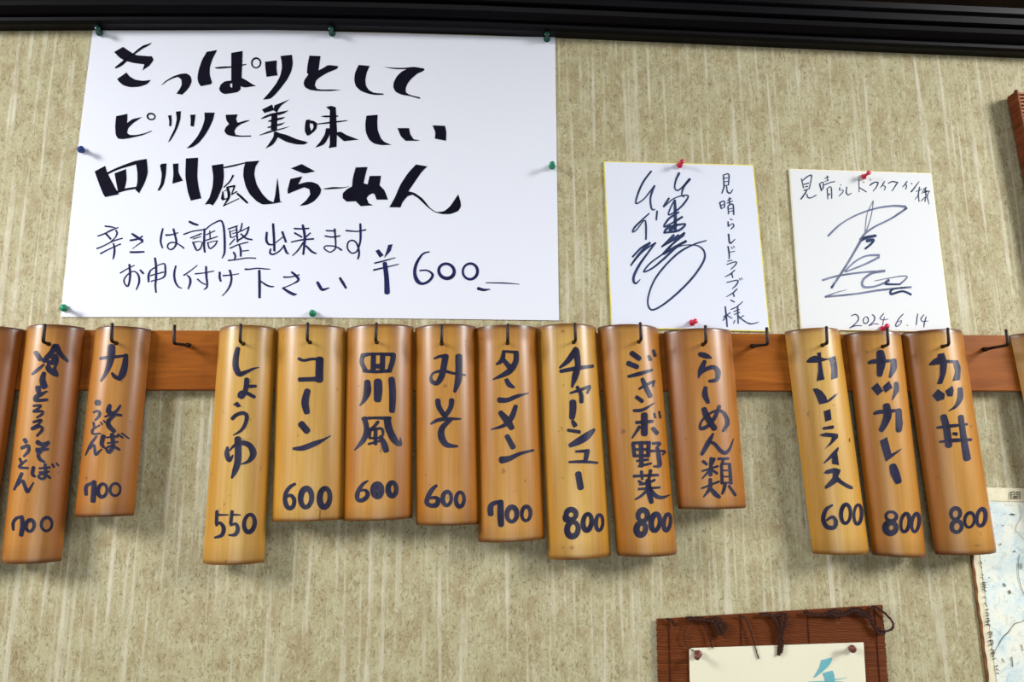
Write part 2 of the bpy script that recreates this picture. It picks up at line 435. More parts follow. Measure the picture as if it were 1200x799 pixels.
# ------------------------------------------------------------------ bamboo plaques
def plaque(label, tl, tr, br, bl, mat, hole, text, price, sag=0.029, flare=0.0, lip=0.0, seed=0, extra=None, wm=1.2):
    rnd = random.Random(seed); YB = RY - 0.0015
    q = [at(p[0], p[1], YB) for p in (tl, tr, br, bl)]
    mid = (q[0] + q[1]) / 2
    root = empty('bamboo_plaque', (mid.x, YB, mid.z), label, 'menu sign', 'bamboo menu plaques hanging on the rail')
    NU, NV = 26, 34; T = 0.0055; V, Fc, UV = [], [], []
    vv = [0, 0.004, 0.01] + [0.02 + 0.96 * i / (NV - 6) for i in range(NV - 5)] + [0.99, 0.996, 1.0]
    nrow = len(vv); ph = rnd.random() * 6
    for v in vv:
        L = q[0].lerp(q[3], v); R = q[1].lerp(q[2], v); c = (L + R) / 2; ax = (R - L); hw = ax.length / 2; ax.normalize()
        s = sag * (1 + 0.03 * math.sin(v * 3 + ph)); fl = 1 + flare * max(0.0, (v - 0.86) / 0.14) ** 2
        s *= fl
        rad = (hw * hw + s * s) / (2 * s); th = math.asin(min(1, hw / rad))
        shr = -lip if lip and v < 0.03 else 0.0011 if v in (0, 1.0) else (0.0003 if v in (0.004, 0.996) else 0)
        for side in (0, 1):
            for k in range(NU + 1):
                u = k / NU; a = -th + 2 * th * u; rr = rad - shr - (T if side else 0)
                if side: a *= 0.985
                p = c + ax * (rr * math.sin(a)); y = YB - (rr * math.cos(a) - rad * math.cos(th))
                if side and y > YB - 0.0002: y = YB - 0.0002
                V.append(Vector((p.x, y, p.z))); UV.append((u, 1 - v) if True else 0)
    n1 = NU + 1; st = 2 * n1
    for i in range(nrow - 1):
        for k in range(NU):
            a = i * st + k; Fc.append((a, a + st, a + st + 1, a + 1))
            b = i * st + n1 + k; Fc.append((b, b + 1, b + st + 1, b + st))
        Fc.append((i * st, i * st + n1, (i + 1) * st + n1, (i + 1) * st))
        Fc.append((i * st + NU, (i + 1) * st + NU, (i + 1) * st + n1 + NU, i * st + n1 + NU))
    for k in range(NU):
        Fc.append((k, k + 1, n1 + k + 1, n1 + k)); b = (nrow - 1) * st; Fc.append((b + k, b + n1 + k, b + n1 + k + 1, b + k + 1))
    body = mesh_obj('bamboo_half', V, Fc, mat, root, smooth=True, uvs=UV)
    bmf = bmesh.new(); bmf.from_mesh(body.data); bmesh.ops.recalc_face_normals(bmf, faces=bmf.faces[:]); bmf.to_mesh(body.data); bmf.free()
    surf = bvh_of(body)
    if hole:
        h = surf.ray_cast(CAM, ray(*hole))[0]
        # drill the hole the hook passes through
        cv, cf = tube([(h.x, h.y - 0.02, h.z), (h.x, h.y + 0.02, h.z)], 0.0034, 14)
        cut = mesh_obj('drill', cv, cf, M_HOOK)
        md = body.modifiers.new('b', 'BOOLEAN'); md.operation = 'DIFFERENCE'; md.object = cut; md.solver = 'EXACT'
        bpy.context.view_layer.update()
        dg = bpy.context.evaluated_depsgraph_get()
        nm = bpy.data.meshes.new_from_object(body.evaluated_get(dg)); body.modifiers.clear(); body.data = nm
        nm.materials.clear(); nm.materials.append(mat)
        bpy.data.objects.remove(cut)
        e = Vector((h.x + rnd.uniform(-.0006, .0006), h.y - 0.016, h.z + 0.0004))
        hook((h.x, RY, h.z - 0.0006), e, (e.x + rnd.uniform(-.001, .001), e.y - 0.001, e.z + 0.0275))
    if text: write('lettering', text, surf, M_MARK, root, wm=wm)
    if price: write('price', price, surf, M_MARK, root)
    if extra: write(extra[0], extra[1], surf, M_CRACK, root, 0.0003)
    return root

PL = [
 ('reddish bamboo plaque cut off by the left picture edge, no writing seen', (-42, 384), (28, 386), (-12, 652), (-84, 650), M_RD, (-12, 403), None, None, {}),
 ('orange bamboo plaque with long cold noodle writing, priced 700, leftmost whole one', (32, 384), (99.5, 384), (72, 657.5), (1, 659), M_RD, (57, 403), '''
@ 0 370 7.264
r 305,312,26 342,368,30 ; r 275,497,13 320,460,20 372,415,12
r 470,258,34 440,310,32 405,350,32 372,386,24 ; r 478,262,40 515,325,30 575,385,20
p 380,388 430,335 480,320 502,352 500,400 478,445 502,500 490,522 450,512 400,478 384,440 402,408 ; h 402,378 432,352 438,376 ; h 424,418 462,420 446,452
r 374,488,24 362,545,36 376,600,42
r 322,610,32 332,650,28 352,675,20 ; r 400,642,10 350,668,22 310,690,28 300,715,24 340,719,20 400,714,18
@ 0 475 4.205
r 165,2,8 200,0,9 190,14,8 165,30,9 205,28,9 210,40,10 182,60,7
r 165,82,9 203,72,10 190,92,8 158,115,12 198,103,10 208,120,11 182,150,8
r 185,180,16 205,192,14 240,180,9 ; r 240,185,10 215,207,12 180,227,9 ; r 180,215,10 215,217,12 238,215,8 ; r 215,215,10 190,240,12 196,265,12 218,278,8
r 165,305,12 160,338,12 172,350,8 ; r 195,310,8 245,305,8 ; r 195,330,8 242,326,7 ; r 222,290,11 225,345,12 208,362,10 190,350,9 205,338,8 235,348,9 248,358,7 ; r 258,290,8 266,303,8 ; r 278,285,7 288,296,7
r 122,168,14 128,180,14 ; r 108,210,12 138,198,12 140,225,11 118,250,8 ; r 98,262,9 108,285,9 ; r 130,270,7 105,290,10 98,305,10 138,308,8
r 108,335,12 90,375,12 70,415,7 ; r 85,395,7 110,370,10 122,395,12 135,425,12 150,405,8 165,380,5''',
 '@ 0 475 4.205\nr 66,612,11 66,578,14 82,555,13 110,547,12 ; r 108,552,16 112,590,20 104,638,18 ; o 148,592,20,28,15 ; o 230,585,26,33,13', {'wm': 1.45}),
 ('short orange bamboo plaque priced 700 with two small noodle words beneath one large character', (112, 385.5), (177.6, 386), (157, 604), (87.5, 605), M_RD, (136, 402), '''
@ 80 375 6.655
r 252,300,18 300,292,20 380,285,18 455,275,14 ; r 338,208,44 336,265,46 325,330,38 300,400,26 256,474,12
r 450,275,28 442,350,38 425,415,44 400,458,30 ; r 342,415,16 362,440,24 395,458,24
@ 80 450 4.993
r 172,105,28 174,112,28 ; r 148,166,8 170,157,12 184,168,14 178,190,13 158,211,8 ; r 148,225,10 152,250,10 ; r 185,240,6 150,260,11 140,280,12 150,292,10 185,288,8 ; r 190,222,7 198,236,7 ; r 208,213,7 214,224,7
r 165,305,10 130,355,12 102,415,7 ; r 128,378,7 150,355,10 156,390,13 162,412,14 180,395,10 196,380,6
r 243,125,18 236,160,24 262,172,16 ; r 305,125,10 285,155,14 265,167,12 ; r 215,190,8 260,178,14 310,182,12 ; r 270,185,12 236,215,20 238,245,22 268,275,20
r 205,305,22 196,350,18 215,376,8 ; r 225,312,8 290,305,12 ; r 230,345,8 290,338,9 ; r 256,295,20 262,360,20 240,398,18 224,380,12 240,364,12 275,370,14 300,384,10 ; r 290,292,8 320,314,8 ; r 312,287,8 355,318,8''',
 '@ 80 450 4.993\nr 105,645,18 105,600,18 130,582,14 160,574,12 ; r 150,572,24 150,620,26 145,683,26 ; o 200,622,26,38,17 ; o 275,617,30,36,13', {'wm': 1.3}),
 ('tall yellow bamboo plaque reading shoyu, priced 550', (257.5, 385), (324, 384.5), (309.5, 659), (237, 660), M_YL, (285, 402.7), '''
@ 240 375 5.327
r 207,178,24 195,230,30 193,290,32 215,335,30 255,325,20 300,305,13 338,295,5
r 262,370,26 258,420,28 245,460,26 228,480,24 212,470,14 225,450,16 260,455,20 310,480,18 ; r 262,414,20 318,412,16
p 175,525 205,508 228,538 205,546 ; r 172,615,20 200,590,20 240,580,20 262,600,22 252,650,20 225,690,16 178,718,5
@ 230 500 4.848
r 178,118,14 174,155,24 188,190,20 208,162,8 ; r 190,135,6 225,100,16 270,92,24 308,112,28 324,155,32 298,195,18 255,212,6 ; r 236,68,32 238,130,32 235,200,32 220,250,26 202,290,10''',
 '@ 230 500 4.848\nr 118,480,16 115,548,16 ; r 120,500,12 182,500,6 ; r 114,560,12 135,545,14 156,575,20 145,615,18 106,629,10 ; r 204,480,16 196,548,16 ; r 205,499,12 250,500,6 ; r 196,558,12 226,552,15 236,585,20 220,612,18 186,615,8 ; o 302,548,30,50,20,8', {}),
 ('yellow bamboo plaque reading corn, priced 600, with a fine crack below the last zero', (324.5, 384.5), (404.8, 384), (402.3, 608.5), (318.8, 611), M_YL, (363, 401), '''
@ 315 375 4.993
r 176,226,16 205,236,14 250,228,14 310,228,12 ; r 298,230,38 295,350,38 ; r 180,348,22 240,346,22 300,344,26 ; r 226,414,30 212,480,36 222,538,30
r 190,608,34 224,648,34 ; r 145,752,14 200,748,26 270,722,26 320,700,14 362,676,5''',
 '@ 315 525 8.41\nr 258,352,22 212,380,30 175,430,34 160,500,36 178,572,40 215,592,36 246,560,34 248,500,34 215,465,30 175,480,20 ; o 368,490,54,92,44,4 ; o 552,488,50,92,46,4', {'extra': ('crack', '@ 315 525 8.41\nr 506,605,7 503,715,7')}),
 ('orange bamboo plaque reading Sichuan style, priced 600, with filled-in zeros', (406, 384.5), (484.8, 382.5), (483.5, 607), (402, 610.5), M_OR, (441.5, 401), '''
@ 400 375 4.993
r 124,212,20 120,250,22 140,292,22 ; r 124,208,24 160,200,16 220,198,14 308,202,20 ; r 305,206,26 297,250,26 280,298,22 ; r 132,296,18 200,302,16 288,296,18 ; r 188,205,24 186,295,26 ; r 242,205,26 240,295,26 ; r 190,270,20 240,270,30
r 152,362,30 152,420,36 132,470,20 108,500,6 ; r 214,360,40 215,410,42 212,465,36 ; r 294,346,32 300,430,34 297,530,30
r 135,575,26 148,640,26 130,700,26 78,760,6 ; r 125,578,16 190,572,14 285,575,20 ; r 268,580,36 280,640,36 310,700,34 345,728,18 345,688,5
r 215,595,16 190,625,16 165,640,12 ; r 170,645,12 165,690,12 ; r 165,645,12 235,635,14 235,685,12 165,690,12 ; r 200,640,20 200,725,18 ; r 160,725,12 230,705,12 ; r 228,682,18 248,720,30 262,762,30''',
 '@ 400 540 9.99\nr 312,232,14 260,265,32 210,330,40 186,400,46 195,455,40 250,458,44 298,420,44 306,370,40 270,340,30 225,350,20 ; o 425,347,44,68,64,0 ; r 425,300,40 425,400,60 ; o 596,330,48,78,50,0', {}),
 ('orange bamboo plaque reading miso in two large characters, priced 600', (486.3, 384), (558, 382.5), (562.6, 613.6), (487.5, 615), M_OR, (517.7, 402.7), '''
@ 480 375 4.993
r 145,225,10 180,212,16 215,212,18 ; r 210,212,32 200,270,30 186,330,30 160,368,24 130,358,20 127,325,12 150,305,12 200,298,16 260,312,12 325,322,10 ; r 288,212,34 288,290,34 285,350,34 264,418,16
r 165,470,26 172,510,26 205,560,24 ; r 246,468,26 240,510,24 210,560,22 ; r 125,607,10 165,585,18 220,578,18 300,578,8 ; r 240,582,20 192,630,28 186,680,34 215,728,28 280,738,10''',
 '@ 480 545 9.99\nr 315,237,26 260,290,44 216,370,46 202,440,46 250,472,44 316,462,50 332,400,46 290,378,34 245,385,28 ; o 438,390,50,80,40,3 ; o 590,400,48,84,38,3', {}),
 ('orange bamboo plaque reading tanmen, priced 700, its foot flared outward', (557.5, 385), (629, 384.5), (638.5, 631), (560.5, 635), M_OR, (594.7, 402), '''
@ 550 375 4.7
r 190,172,16 180,220,22 150,243,10 ; r 190,172,12 265,178,14 ; r 258,178,24 255,230,26 215,285,28 130,327,6 ; r 185,215,18 222,260,26
r 205,330,20 220,356,24 245,370,12 ; r 165,440,26 210,440,22 260,420,18 325,402,6 ; r 255,475,20 230,540,26 190,580,18 120,602,6 ; r 172,510,24 205,550,34 233,592,28
r 208,640,24 240,700,26 ; r 178,770,34 220,762,26 280,735,16 352,717,12''',
 '@ 550 560 9.4\nr 236,398,54 232,330,54 258,284,44 340,262,36 ; r 345,262,54 345,400,62 350,515,56 ; o 468,400,54,80,44,3 ; o 625,392,48,78,34,3', {'flare': 0.05, 'lip': 0.0012}),
 ('tall yellow bamboo plaque reading chashu, priced 800 with a heavily inked eight', (630, 383), (698.6, 383), (715.8, 651.3), (642, 655), M_YL, (672.4, 400.8), '''
@ 625 375 3.8
r 190,130,22 155,180,20 118,212,8 ; r 122,228,14 190,215,16 265,205,12 ; r 190,140,26 198,200,22 186,250,24 172,298,8
r 165,325,8 205,312,12 250,295,12 ; r 250,300,12 240,325,9 ; r 195,298,12 212,330,16 214,364,16 ; r 176,365,26 176,400,26 172,434,22
r 175,450,14 185,468,20 ; r 155,490,12 205,498,14 ; r 164,558,16 200,540,26 240,515,28 270,488,12
r 190,585,9 245,582,14 ; r 240,585,20 232,625,16 ; r 160,632,9 220,630,12 285,635,9 ; r 200,684,24 210,746,24''',
 '@ 630 570 8.41\no 330,275,48,48,42 ; o 345,420,54,72,46 ; r 262,290,26 268,335,24 330,350,26 ; o 490,350,42,80,40,6 ; o 608,355,34,76,30,3', {}),
 ('tall orange bamboo plaque reading jumbo vegetables, priced 800', (700, 383.5), (771, 384.5), (793.3, 649), (723.4, 651), M_OR, (748.8, 400.3), '''
@ 695 375 5.33
r 242,207,28 288,240,28 ; r 220,270,28 274,292,26 ; r 222,352,16 290,335,22 368,312,14 ; r 348,225,16 358,248,18 ; r 376,190,16 386,222,18
r 288,430,12 330,405,16 382,382,14 ; r 378,385,14 372,415,10 ; r 308,370,22 330,420,26 356,475,26 ; r 272,482,22 306,506,22 ; r 255,565,16 310,560,18 382,518,6
r 270,640,18 370,632,18 ; r 320,592,36 320,710,36 ; r 290,667,20 245,735,10 ; r 374,677,22 398,706,24 ; r 382,585,12 388,608,12 ; r 412,572,12 419,610,12
@ 705 505 5.15
r 190,75,20 198,150,20 ; r 190,72,16 290,70,18 ; r 284,70,20 280,150,22 ; r 195,112,14 285,110,14 ; r 200,150,16 285,148,16 ; r 238,70,24 240,210,24 ; r 215,180,14 280,172,14 ; r 225,212,14 298,195,12
r 310,75,16 350,75,16 328,104,12 ; r 300,120,14 380,122,12 368,142,9 ; r 338,108,20 345,160,24 348,208,22 315,213,10
r 195,272,16 340,265,14 ; r 240,245,18 245,290,14 ; r 295,238,18 285,290,14 ; r 225,302,16 248,320,16 ; r 320,295,14 285,310,14 230,322,12 ; r 225,350,14 350,340,12 ; r 280,300,28 285,360,30 300,428,24 ; r 272,360,18 240,390,14 205,412,10 ; r 290,350,20 330,393,22 370,400,16 410,385,6''',
 '@ 705 505 5.15\no 248,510,28,34,26 ; o 238,590,27,36,30 ; o 325,550,26,50,26 ; o 395,550,20,50,20', {'sag': 0.031}),
 ('short orange-brown bamboo plaque heading the ramen list, without a price', (777.6, 388.8), (856.6, 387.4), (874.5, 595), (795, 596), M_RD, (823.8, 403.5), '''
@ 775 375 6.15
r 278,245,28 320,258,34 360,272,12 ; r 312,298,24 286,360,34 268,415,8 ; r 280,385,16 330,350,26 380,340,26 408,375,32 398,428,26 346,440,18 ; r 318,487,24 315,540,36 336,592,24
r 308,642,34 330,700,40 382,780,36 ; r 418,620,22 385,700,24 335,762,24 285,782,22 282,745,14 310,705,14 370,662,16 430,655,20 468,700,24 474,750,26 445,798,18
@ 785 490 6.95
r 352,125,14 312,200,34 260,294,24 ; r 300,230,12 330,195,20 370,215,26 410,262,28 450,282,28 485,250,20 518,168,6
r 272,352,24 300,375,20 ; r 360,330,22 335,385,22 ; r 335,325,22 330,462,28 ; r 265,430,14 390,390,16 ; r 325,420,20 265,490,10 ; r 340,420,20 385,448,18 ; r 262,570,14 400,515,16 ; r 330,497,26 325,570,28 275,640,10 ; r 330,570,26 370,618,34 405,642,22
r 395,330,20 475,328,18 ; r 435,335,22 425,370,18 ; r 420,375,20 425,530,22 ; r 420,372,16 490,372,16 ; r 485,375,22 497,530,24 ; r 425,425,12 485,425,12 ; r 430,475,12 490,475,12 ; r 425,525,14 495,525,14 ; r 450,535,24 440,580,24 425,615,16 ; r 482,552,20 532,626,20''', None, {}),
 ('tall yellow bamboo plaque reading curry rice, priced 600, beside the bare wall gap', (919.4, 388.5), (983.3, 386.8), (1019, 647.8), (952.3, 648.5), M_YL, (963.8, 404.5), '''
@ 910 375 6.39
p 222,310 245,282 280,265 305,268 370,290 440,265 440,285 380,298 310,320 232,320 ; p 303,245 332,240 335,300 350,400 358,445 300,458 312,380 310,300 ; p 392,282 440,265 455,350 458,430 408,448 410,370
p 270,515 300,508 340,530 370,570 380,600 430,560 463,545 430,585 385,618 320,632 300,580 ; p 352,682 402,665 412,745 365,762
@ 930 485 4.7
r 165,80,14 215,72,16 ; p 140,115 175,102 215,105 245,110 245,130 210,165 170,195 205,150 210,128 160,125 ; r 245,187,8 225,215,18 168,270,6 ; p 210,215 240,212 250,282 212,275
p 165,325 180,308 230,295 260,308 245,345 270,370 325,400 325,415 300,412 240,375 205,400 175,415 170,400 215,350 215,325 185,332''',
 '@ 930 485 4.7\nr 213,502,10 180,525,18 163,575,20 180,618,22 220,626,20 233,595,20 215,567,16 182,585,10 ; o 287,550,26,52,17,3 ; o 353,553,21,53,15,3', {'extra': ('knot_mark', '@ 930 485 4.7\nr 307,135,7 308,153,7')}),
 ('orange bamboo plaque reading cutlet curry, priced 800, second from the right rail end', (991, 391.3), (1055.6, 391), (1085, 652), (1022.3, 650), M_OR, (1034.5, 406), '''
@ 990 375 6.15
r 172,308,18 210,298,28 300,295,20 365,290,16 ; r 256,236,48 262,300,56 250,394,34 ; r 352,292,34 350,350,38 325,410,16
p 188,490 235,450 278,510 235,545 ; p 272,480 318,438 345,488 290,525 ; r 370,455,26 370,505,30 342,575,6
r 212,675,16 250,662,26 400,650,18 ; r 300,618,44 308,680,50 290,740,42 262,792,32 ; r 388,652,36 390,730,40 388,795,34
@ 1000 490 4.7
r 256,20,28 250,60,30 ; p 145,125 185,103 210,195 268,165 262,175 210,218 178,240 160,180 ; r 218,265,34 228,300,42 246,346,34''',
 '@ 1000 490 4.7\no 208,540,29,25,16 ; o 206,603,29,30,28 ; o 285,575,23,50,17 ; o 342,575,20,50,16', {}),
 ('orange bamboo plaque reading cutlet bowl, priced 800, beside the map corner', (1056.5, 390.5), (1127.6, 388), (1168, 646.5), (1096, 649.5), M_OR, (1104.7, 406), '''
@ 1060 375 6.15
p 172,320 210,280 235,270 240,245 285,235 300,285 385,290 405,340 400,430 345,440 365,370 350,310 308,310 300,380 270,460 232,462 255,400 255,320 185,328
p 198,545 240,497 290,530 285,570 235,588 ; p 292,510 345,472 355,510 345,550 310,550 ; r 400,497,30 400,560,34 370,620,20 318,655,5
@ 1080 500 4.99
r 129,-58,34 146,10,36 158,108,36 ; r 229,-58,28 245,60,32 265,184,38 ; r 91,5,12 150,-2,18 265,-15,12 ; r 105,88,10 180,80,20 288,75,14 ; r 186,40,14 204,42,18''',
 '@ 1080 500 4.99\no 198,508,27,32,19 ; o 205,583,29,33,21 ; o 280,545,28,43,15 ; o 348,530,25,50,19', {}),
 ('yellow bamboo plaque cut off by the right picture edge', (1183.5, 392.5), (1252, 390), (1308, 652), (1238, 655), M_YL, (1228, 407), None, None, {}),
]
for i, (label, tl, tr, br, bl, mt, hole, tx, pr, kw) in enumerate(PL):
    r_ = plaque(label, tl, tr, br, bl, mt, hole, tx, pr, seed=i, **kw)
    for ch in r_.children:
        if ch.name.startswith('bamboo_half'): ch.data.set_sharp_from_angle(angle=math.radians(38))

# ------------------------------------------------------------------ sheets and boards
def sheet(name, corners, yb, thick, mat, parent, ripple=0.0, nx=24, ny=16, edgepts=None, seed=0):
    """corners tl,tr,br,bl in the photo; a thin solid sheet lying on the wall; edgepts(u, v) nudges the outline in pixels"""
    tl, tr, br, bl = [Vector(c) for c in corners]; V, Fc = [], []
    for side in (0, 1):
        for j in range(ny + 1):
            v = j / ny
            for i in range(nx + 1):
                u = i / nx
                p = (tl * (1 - u) + tr * u) * (1 - v) + (bl * (1 - u) + br * u) * v
                if edgepts: dx, dy = edgepts(u, v); p = Vector((p.x + dx, p.y + dy))
                rp = ripple * (math.sin(u * 7 + seed) * math.cos(v * 4 + seed) * 0.5 + 0.5)
                yy = yb - (thick + rp if side == 0 else 0)
                V.append(at(p.x, p.y, yb - thick) + Vector((0, yy - (yb - thick), 0)))
    o = (nx + 1) * (ny + 1); w = nx + 1
    for j in range(ny):
        for i in range(nx):
            a = j * w + i; Fc.append((a, a + w, a + w + 1, a + 1)); b = o + a; Fc.append((b, b + 1, b + w + 1, b + w))
    for i in range(nx):
        Fc.append((i, i + 1, o + i + 1, o + i)); b = ny * w + i; Fc.append((b, o + b, o + b + 1, b + 1))
    for j in range(ny):
        a = j * w; Fc.append((a, o + a, o + a + w, a + w)); a += nx; Fc.append((a, a + w, o + a + w, o + a))
    s = mesh_obj(name, V, Fc, mat, parent); s.data.polygons.foreach_set('use_smooth', [True] * len(s.data.polygons)); s.data.set_sharp_from_angle(angle=math.radians(30))
    return s

c = at(380, 205)
poster = empty('handwritten_poster', (c.x, -0.001, c.z), 'large white paper sheet brushed with a Sichuan style ramen notice, priced 600 yen', 'poster')
def pedge(u, v):
    dy = (1 - v) * (-4.2 * math.sin(math.pi * u) ** 2 * (0.6 if u > .5 else 1.0)); dx = (1 - u) * (-2.2 * math.sin(math.pi * v))
    return dx, dy + v * (2.2 * math.sin(math.pi * u) * -0.6)
ps = sheet('paper_sheet', [(109, 35.8), (650.5, 44), (655, 375.5), (71.5, 371.5)], -0.0006, 0.0005, M_WHITE, poster, ripple=0.0010, nx=60, ny=36, edgepts=pedge, seed=1)
sf = bvh_of(ps)
write('bold_lettering', '''
@ 100 30 4.2857
p 145,133 190,107 238,140 260,150 335,155 343,172 325,200 287,225 297,195 240,188 195,175 170,160
p 335,85 318,92 290,100 262,120 240,140 210,155 185,180 160,200 148,210 153,216 180,205 210,180 240,150 262,135 290,115 320,100
p 160,268 207,236 222,255 250,272 290,278 330,273 310,295 270,308 225,310 190,300 170,283
p 380,302 400,280 440,255 480,242 510,240 530,255 535,280 525,305 510,325 487,347 457,342 475,318 485,295 482,270 465,258 440,265 410,280
p 610,132 662,123 640,165 625,210 625,250 637,285 630,295 580,305 567,285 563,260 570,220 585,175
p 648,210 700,205 733,205 790,195 812,192 805,199 760,206 735,212 660,218
p 733,137 790,128 788,200 785,262 810,275 835,292 857,303 800,312 780,305 780,320 765,335 700,345 680,335 672,318 680,295 700,280 733,276 ; h 727,292 738,290 738,312 728,308
o 858,188,22,24,8
p 902,182 962,175 960,215 966,250 910,258 905,220
p 980,153 1038,147 1043,190 1035,230 1015,270 985,310 955,345 930,368 892,372 925,335 960,290 980,250 988,210 985,175
p 155,455 212,443 210,490 235,470 285,459 270,470 240,490 215,515 210,540 225,550 260,549 300,540 333,527 334,531 290,550 240,562 190,571 165,568 153,550 150,510 152,480
o 331,457,19,15,8
p 416,452 432,450 434,480 432,505 421,505 422,480 ; p 455,432 480,430 478,470 465,510 448,545 430,575 415,587 430,555 450,515 460,470
p 527,448 554,447 550,475 545,507 528,505 530,475 ; p 598,437 650,437 641,475 620,520 598,555 570,590 540,610 508,617 535,592 565,555 588,510 600,470
p 705,448 765,446 757,470 765,488 800,478 825,474 820,480 785,493 760,510 748,530 755,548 785,553 833,552 832,558 780,559 740,556 710,548 698,530 705,510 722,495 708,475
p 887,422 938,396 948,425 900,440 ; p 945,425 950,400 965,395 990,385 1027,370 1010,382 985,400 970,420 962,438
p 880,468 900,455 930,442 970,435 1022,425 1000,440 975,450 950,448 890,469 ; p 915,480 945,468 1005,458 990,470 960,478 925,485 ; p 912,510 945,500 1005,485 985,500 940,510 920,515
p 873,550 920,530 970,520 1028,505 1000,518 960,528 920,540 875,552 ; p 935,445 965,440 963,525 932,525
p 948,530 975,545 960,575 940,600 905,618 925,590 945,560 ; p 955,530 975,540 1010,548 1060,570 1120,586 1100,598 1060,597 1010,585 965,560
@ 340 50 4.2857
p 97,65 153,68 148,100 143,140 165,128 190,112 243,118 235,133 190,150 155,170 130,190 124,215 135,232 160,236 210,235 258,238 200,244 140,243 100,238 75,225 67,205 73,185 92,160 84,153 88,110
p 345,112 400,117 385,150 378,185 380,215 395,238 420,252 470,256 468,262 430,263 395,258 355,243 330,220 322,190 325,155 335,130
p 470,122 520,126 575,127 620,121 672,130 676,136 665,145 640,155 610,180 590,205 580,230 582,250 600,262 653,275 652,283 600,268 560,262 530,248 518,225 520,200 535,170 560,145 585,134 520,133
p 80,388 100,386 98,420 105,440 98,465 85,467 73,445 75,410 ; p 100,390 120,393 136,405 134,430 120,448 100,462 95,450 110,440 118,425 115,408 100,405
p 152,370 170,366 240,366 243,372 180,376 ; p 125,408 180,400 240,393 290,389 285,394 240,401 190,407 125,412 ; p 180,323 208,317 230,325 233,400 236,440 233,523 193,530 200,510 198,400 200,340
p 180,430 202,430 200,460 180,500 165,515 125,528 150,500 175,460 ; p 232,450 255,447 285,465 345,487 300,492 270,495 235,465
p 383,367 440,362 438,400 440,440 455,480 475,500 510,513 460,515 420,507 395,485 380,450 377,410
p 540,429 597,429 603,460 620,485 653,490 640,493 580,493 555,470 ; p 715,415 778,418 785,450 783,493 727,482 730,450
@ 100 160 4.2857
p 47,175 100,147 110,180 130,220 160,275 170,290 100,304 90,290 70,240 ; p 110,180 150,160 200,140 250,122 308,112 310,130 315,180 300,230 270,285 252,268 262,230 262,180 255,140 200,155 150,172 115,190
p 147,185 205,163 208,220 195,270 165,278 155,230 ; p 150,275 200,260 255,252 258,262 200,272 160,285
p 383,137 408,135 405,190 395,240 375,270 362,272 378,240 385,190 375,145 ; p 440,137 468,135 467,180 490,222 437,237 443,190 ; p 505,110 567,106 562,200 570,260 583,310 530,322 515,280 502,200
p 635,145 693,137 697,200 690,250 665,310 655,325 640,347 625,338 600,342 625,305 640,250 643,200 ; p 693,153 740,143 800,130 815,125 810,133 750,150 697,160
p 805,127 875,121 855,150 848,190 860,240 890,290 920,320 945,330 953,300 965,205 973,270 978,325 990,328 940,338 890,342 860,325 825,290 805,250 793,200 795,160
p 1032,160 1087,138 1155,175 1100,187 1060,172 ; p 1030,213 1090,200 1070,240 1110,228 1140,228 1170,240 1185,265 1180,290 1150,325 1115,343 1077,348 1110,320 1130,290 1125,265 1100,255 1060,270 1018,288 1015,270
@ 320 160 4.2857
p 250,262 300,253 350,255 388,250 350,260 310,263 265,266
p 415,155 475,153 462,200 455,235 475,240 485,198 543,197 535,245 560,270 577,317 520,317 510,290 500,285 480,295 470,310 480,335 503,345 440,350 415,325 370,327 350,310 350,285 370,265 397,250 400,210
p 718,140 775,150 745,180 710,230 680,275 710,282 750,310 790,360 820,380 860,375 890,350 930,290 940,320 945,350 930,375 890,390 850,390 810,380 770,350 730,310 700,292 675,300 650,330 640,356 584,355 610,310 640,240 680,180
@ 240 195 15.98
r 530,170,34 470,280,28 360,390,24 ; r 420,395,40 450,500,56 440,600,44 350,745,18 ; r 430,390,30 560,365,36 ; r 560,365,30 510,505,24 ; r 340,475,24 335,600,64 ; r 500,530,20 600,470,22 ; r 350,740,16 640,600,18 ; r 610,510,38 700,590,46 795,680,40 ; r 370,460,16 460,420,20 ; r 330,625,28 430,600,22''', sf, M_INK, poster)
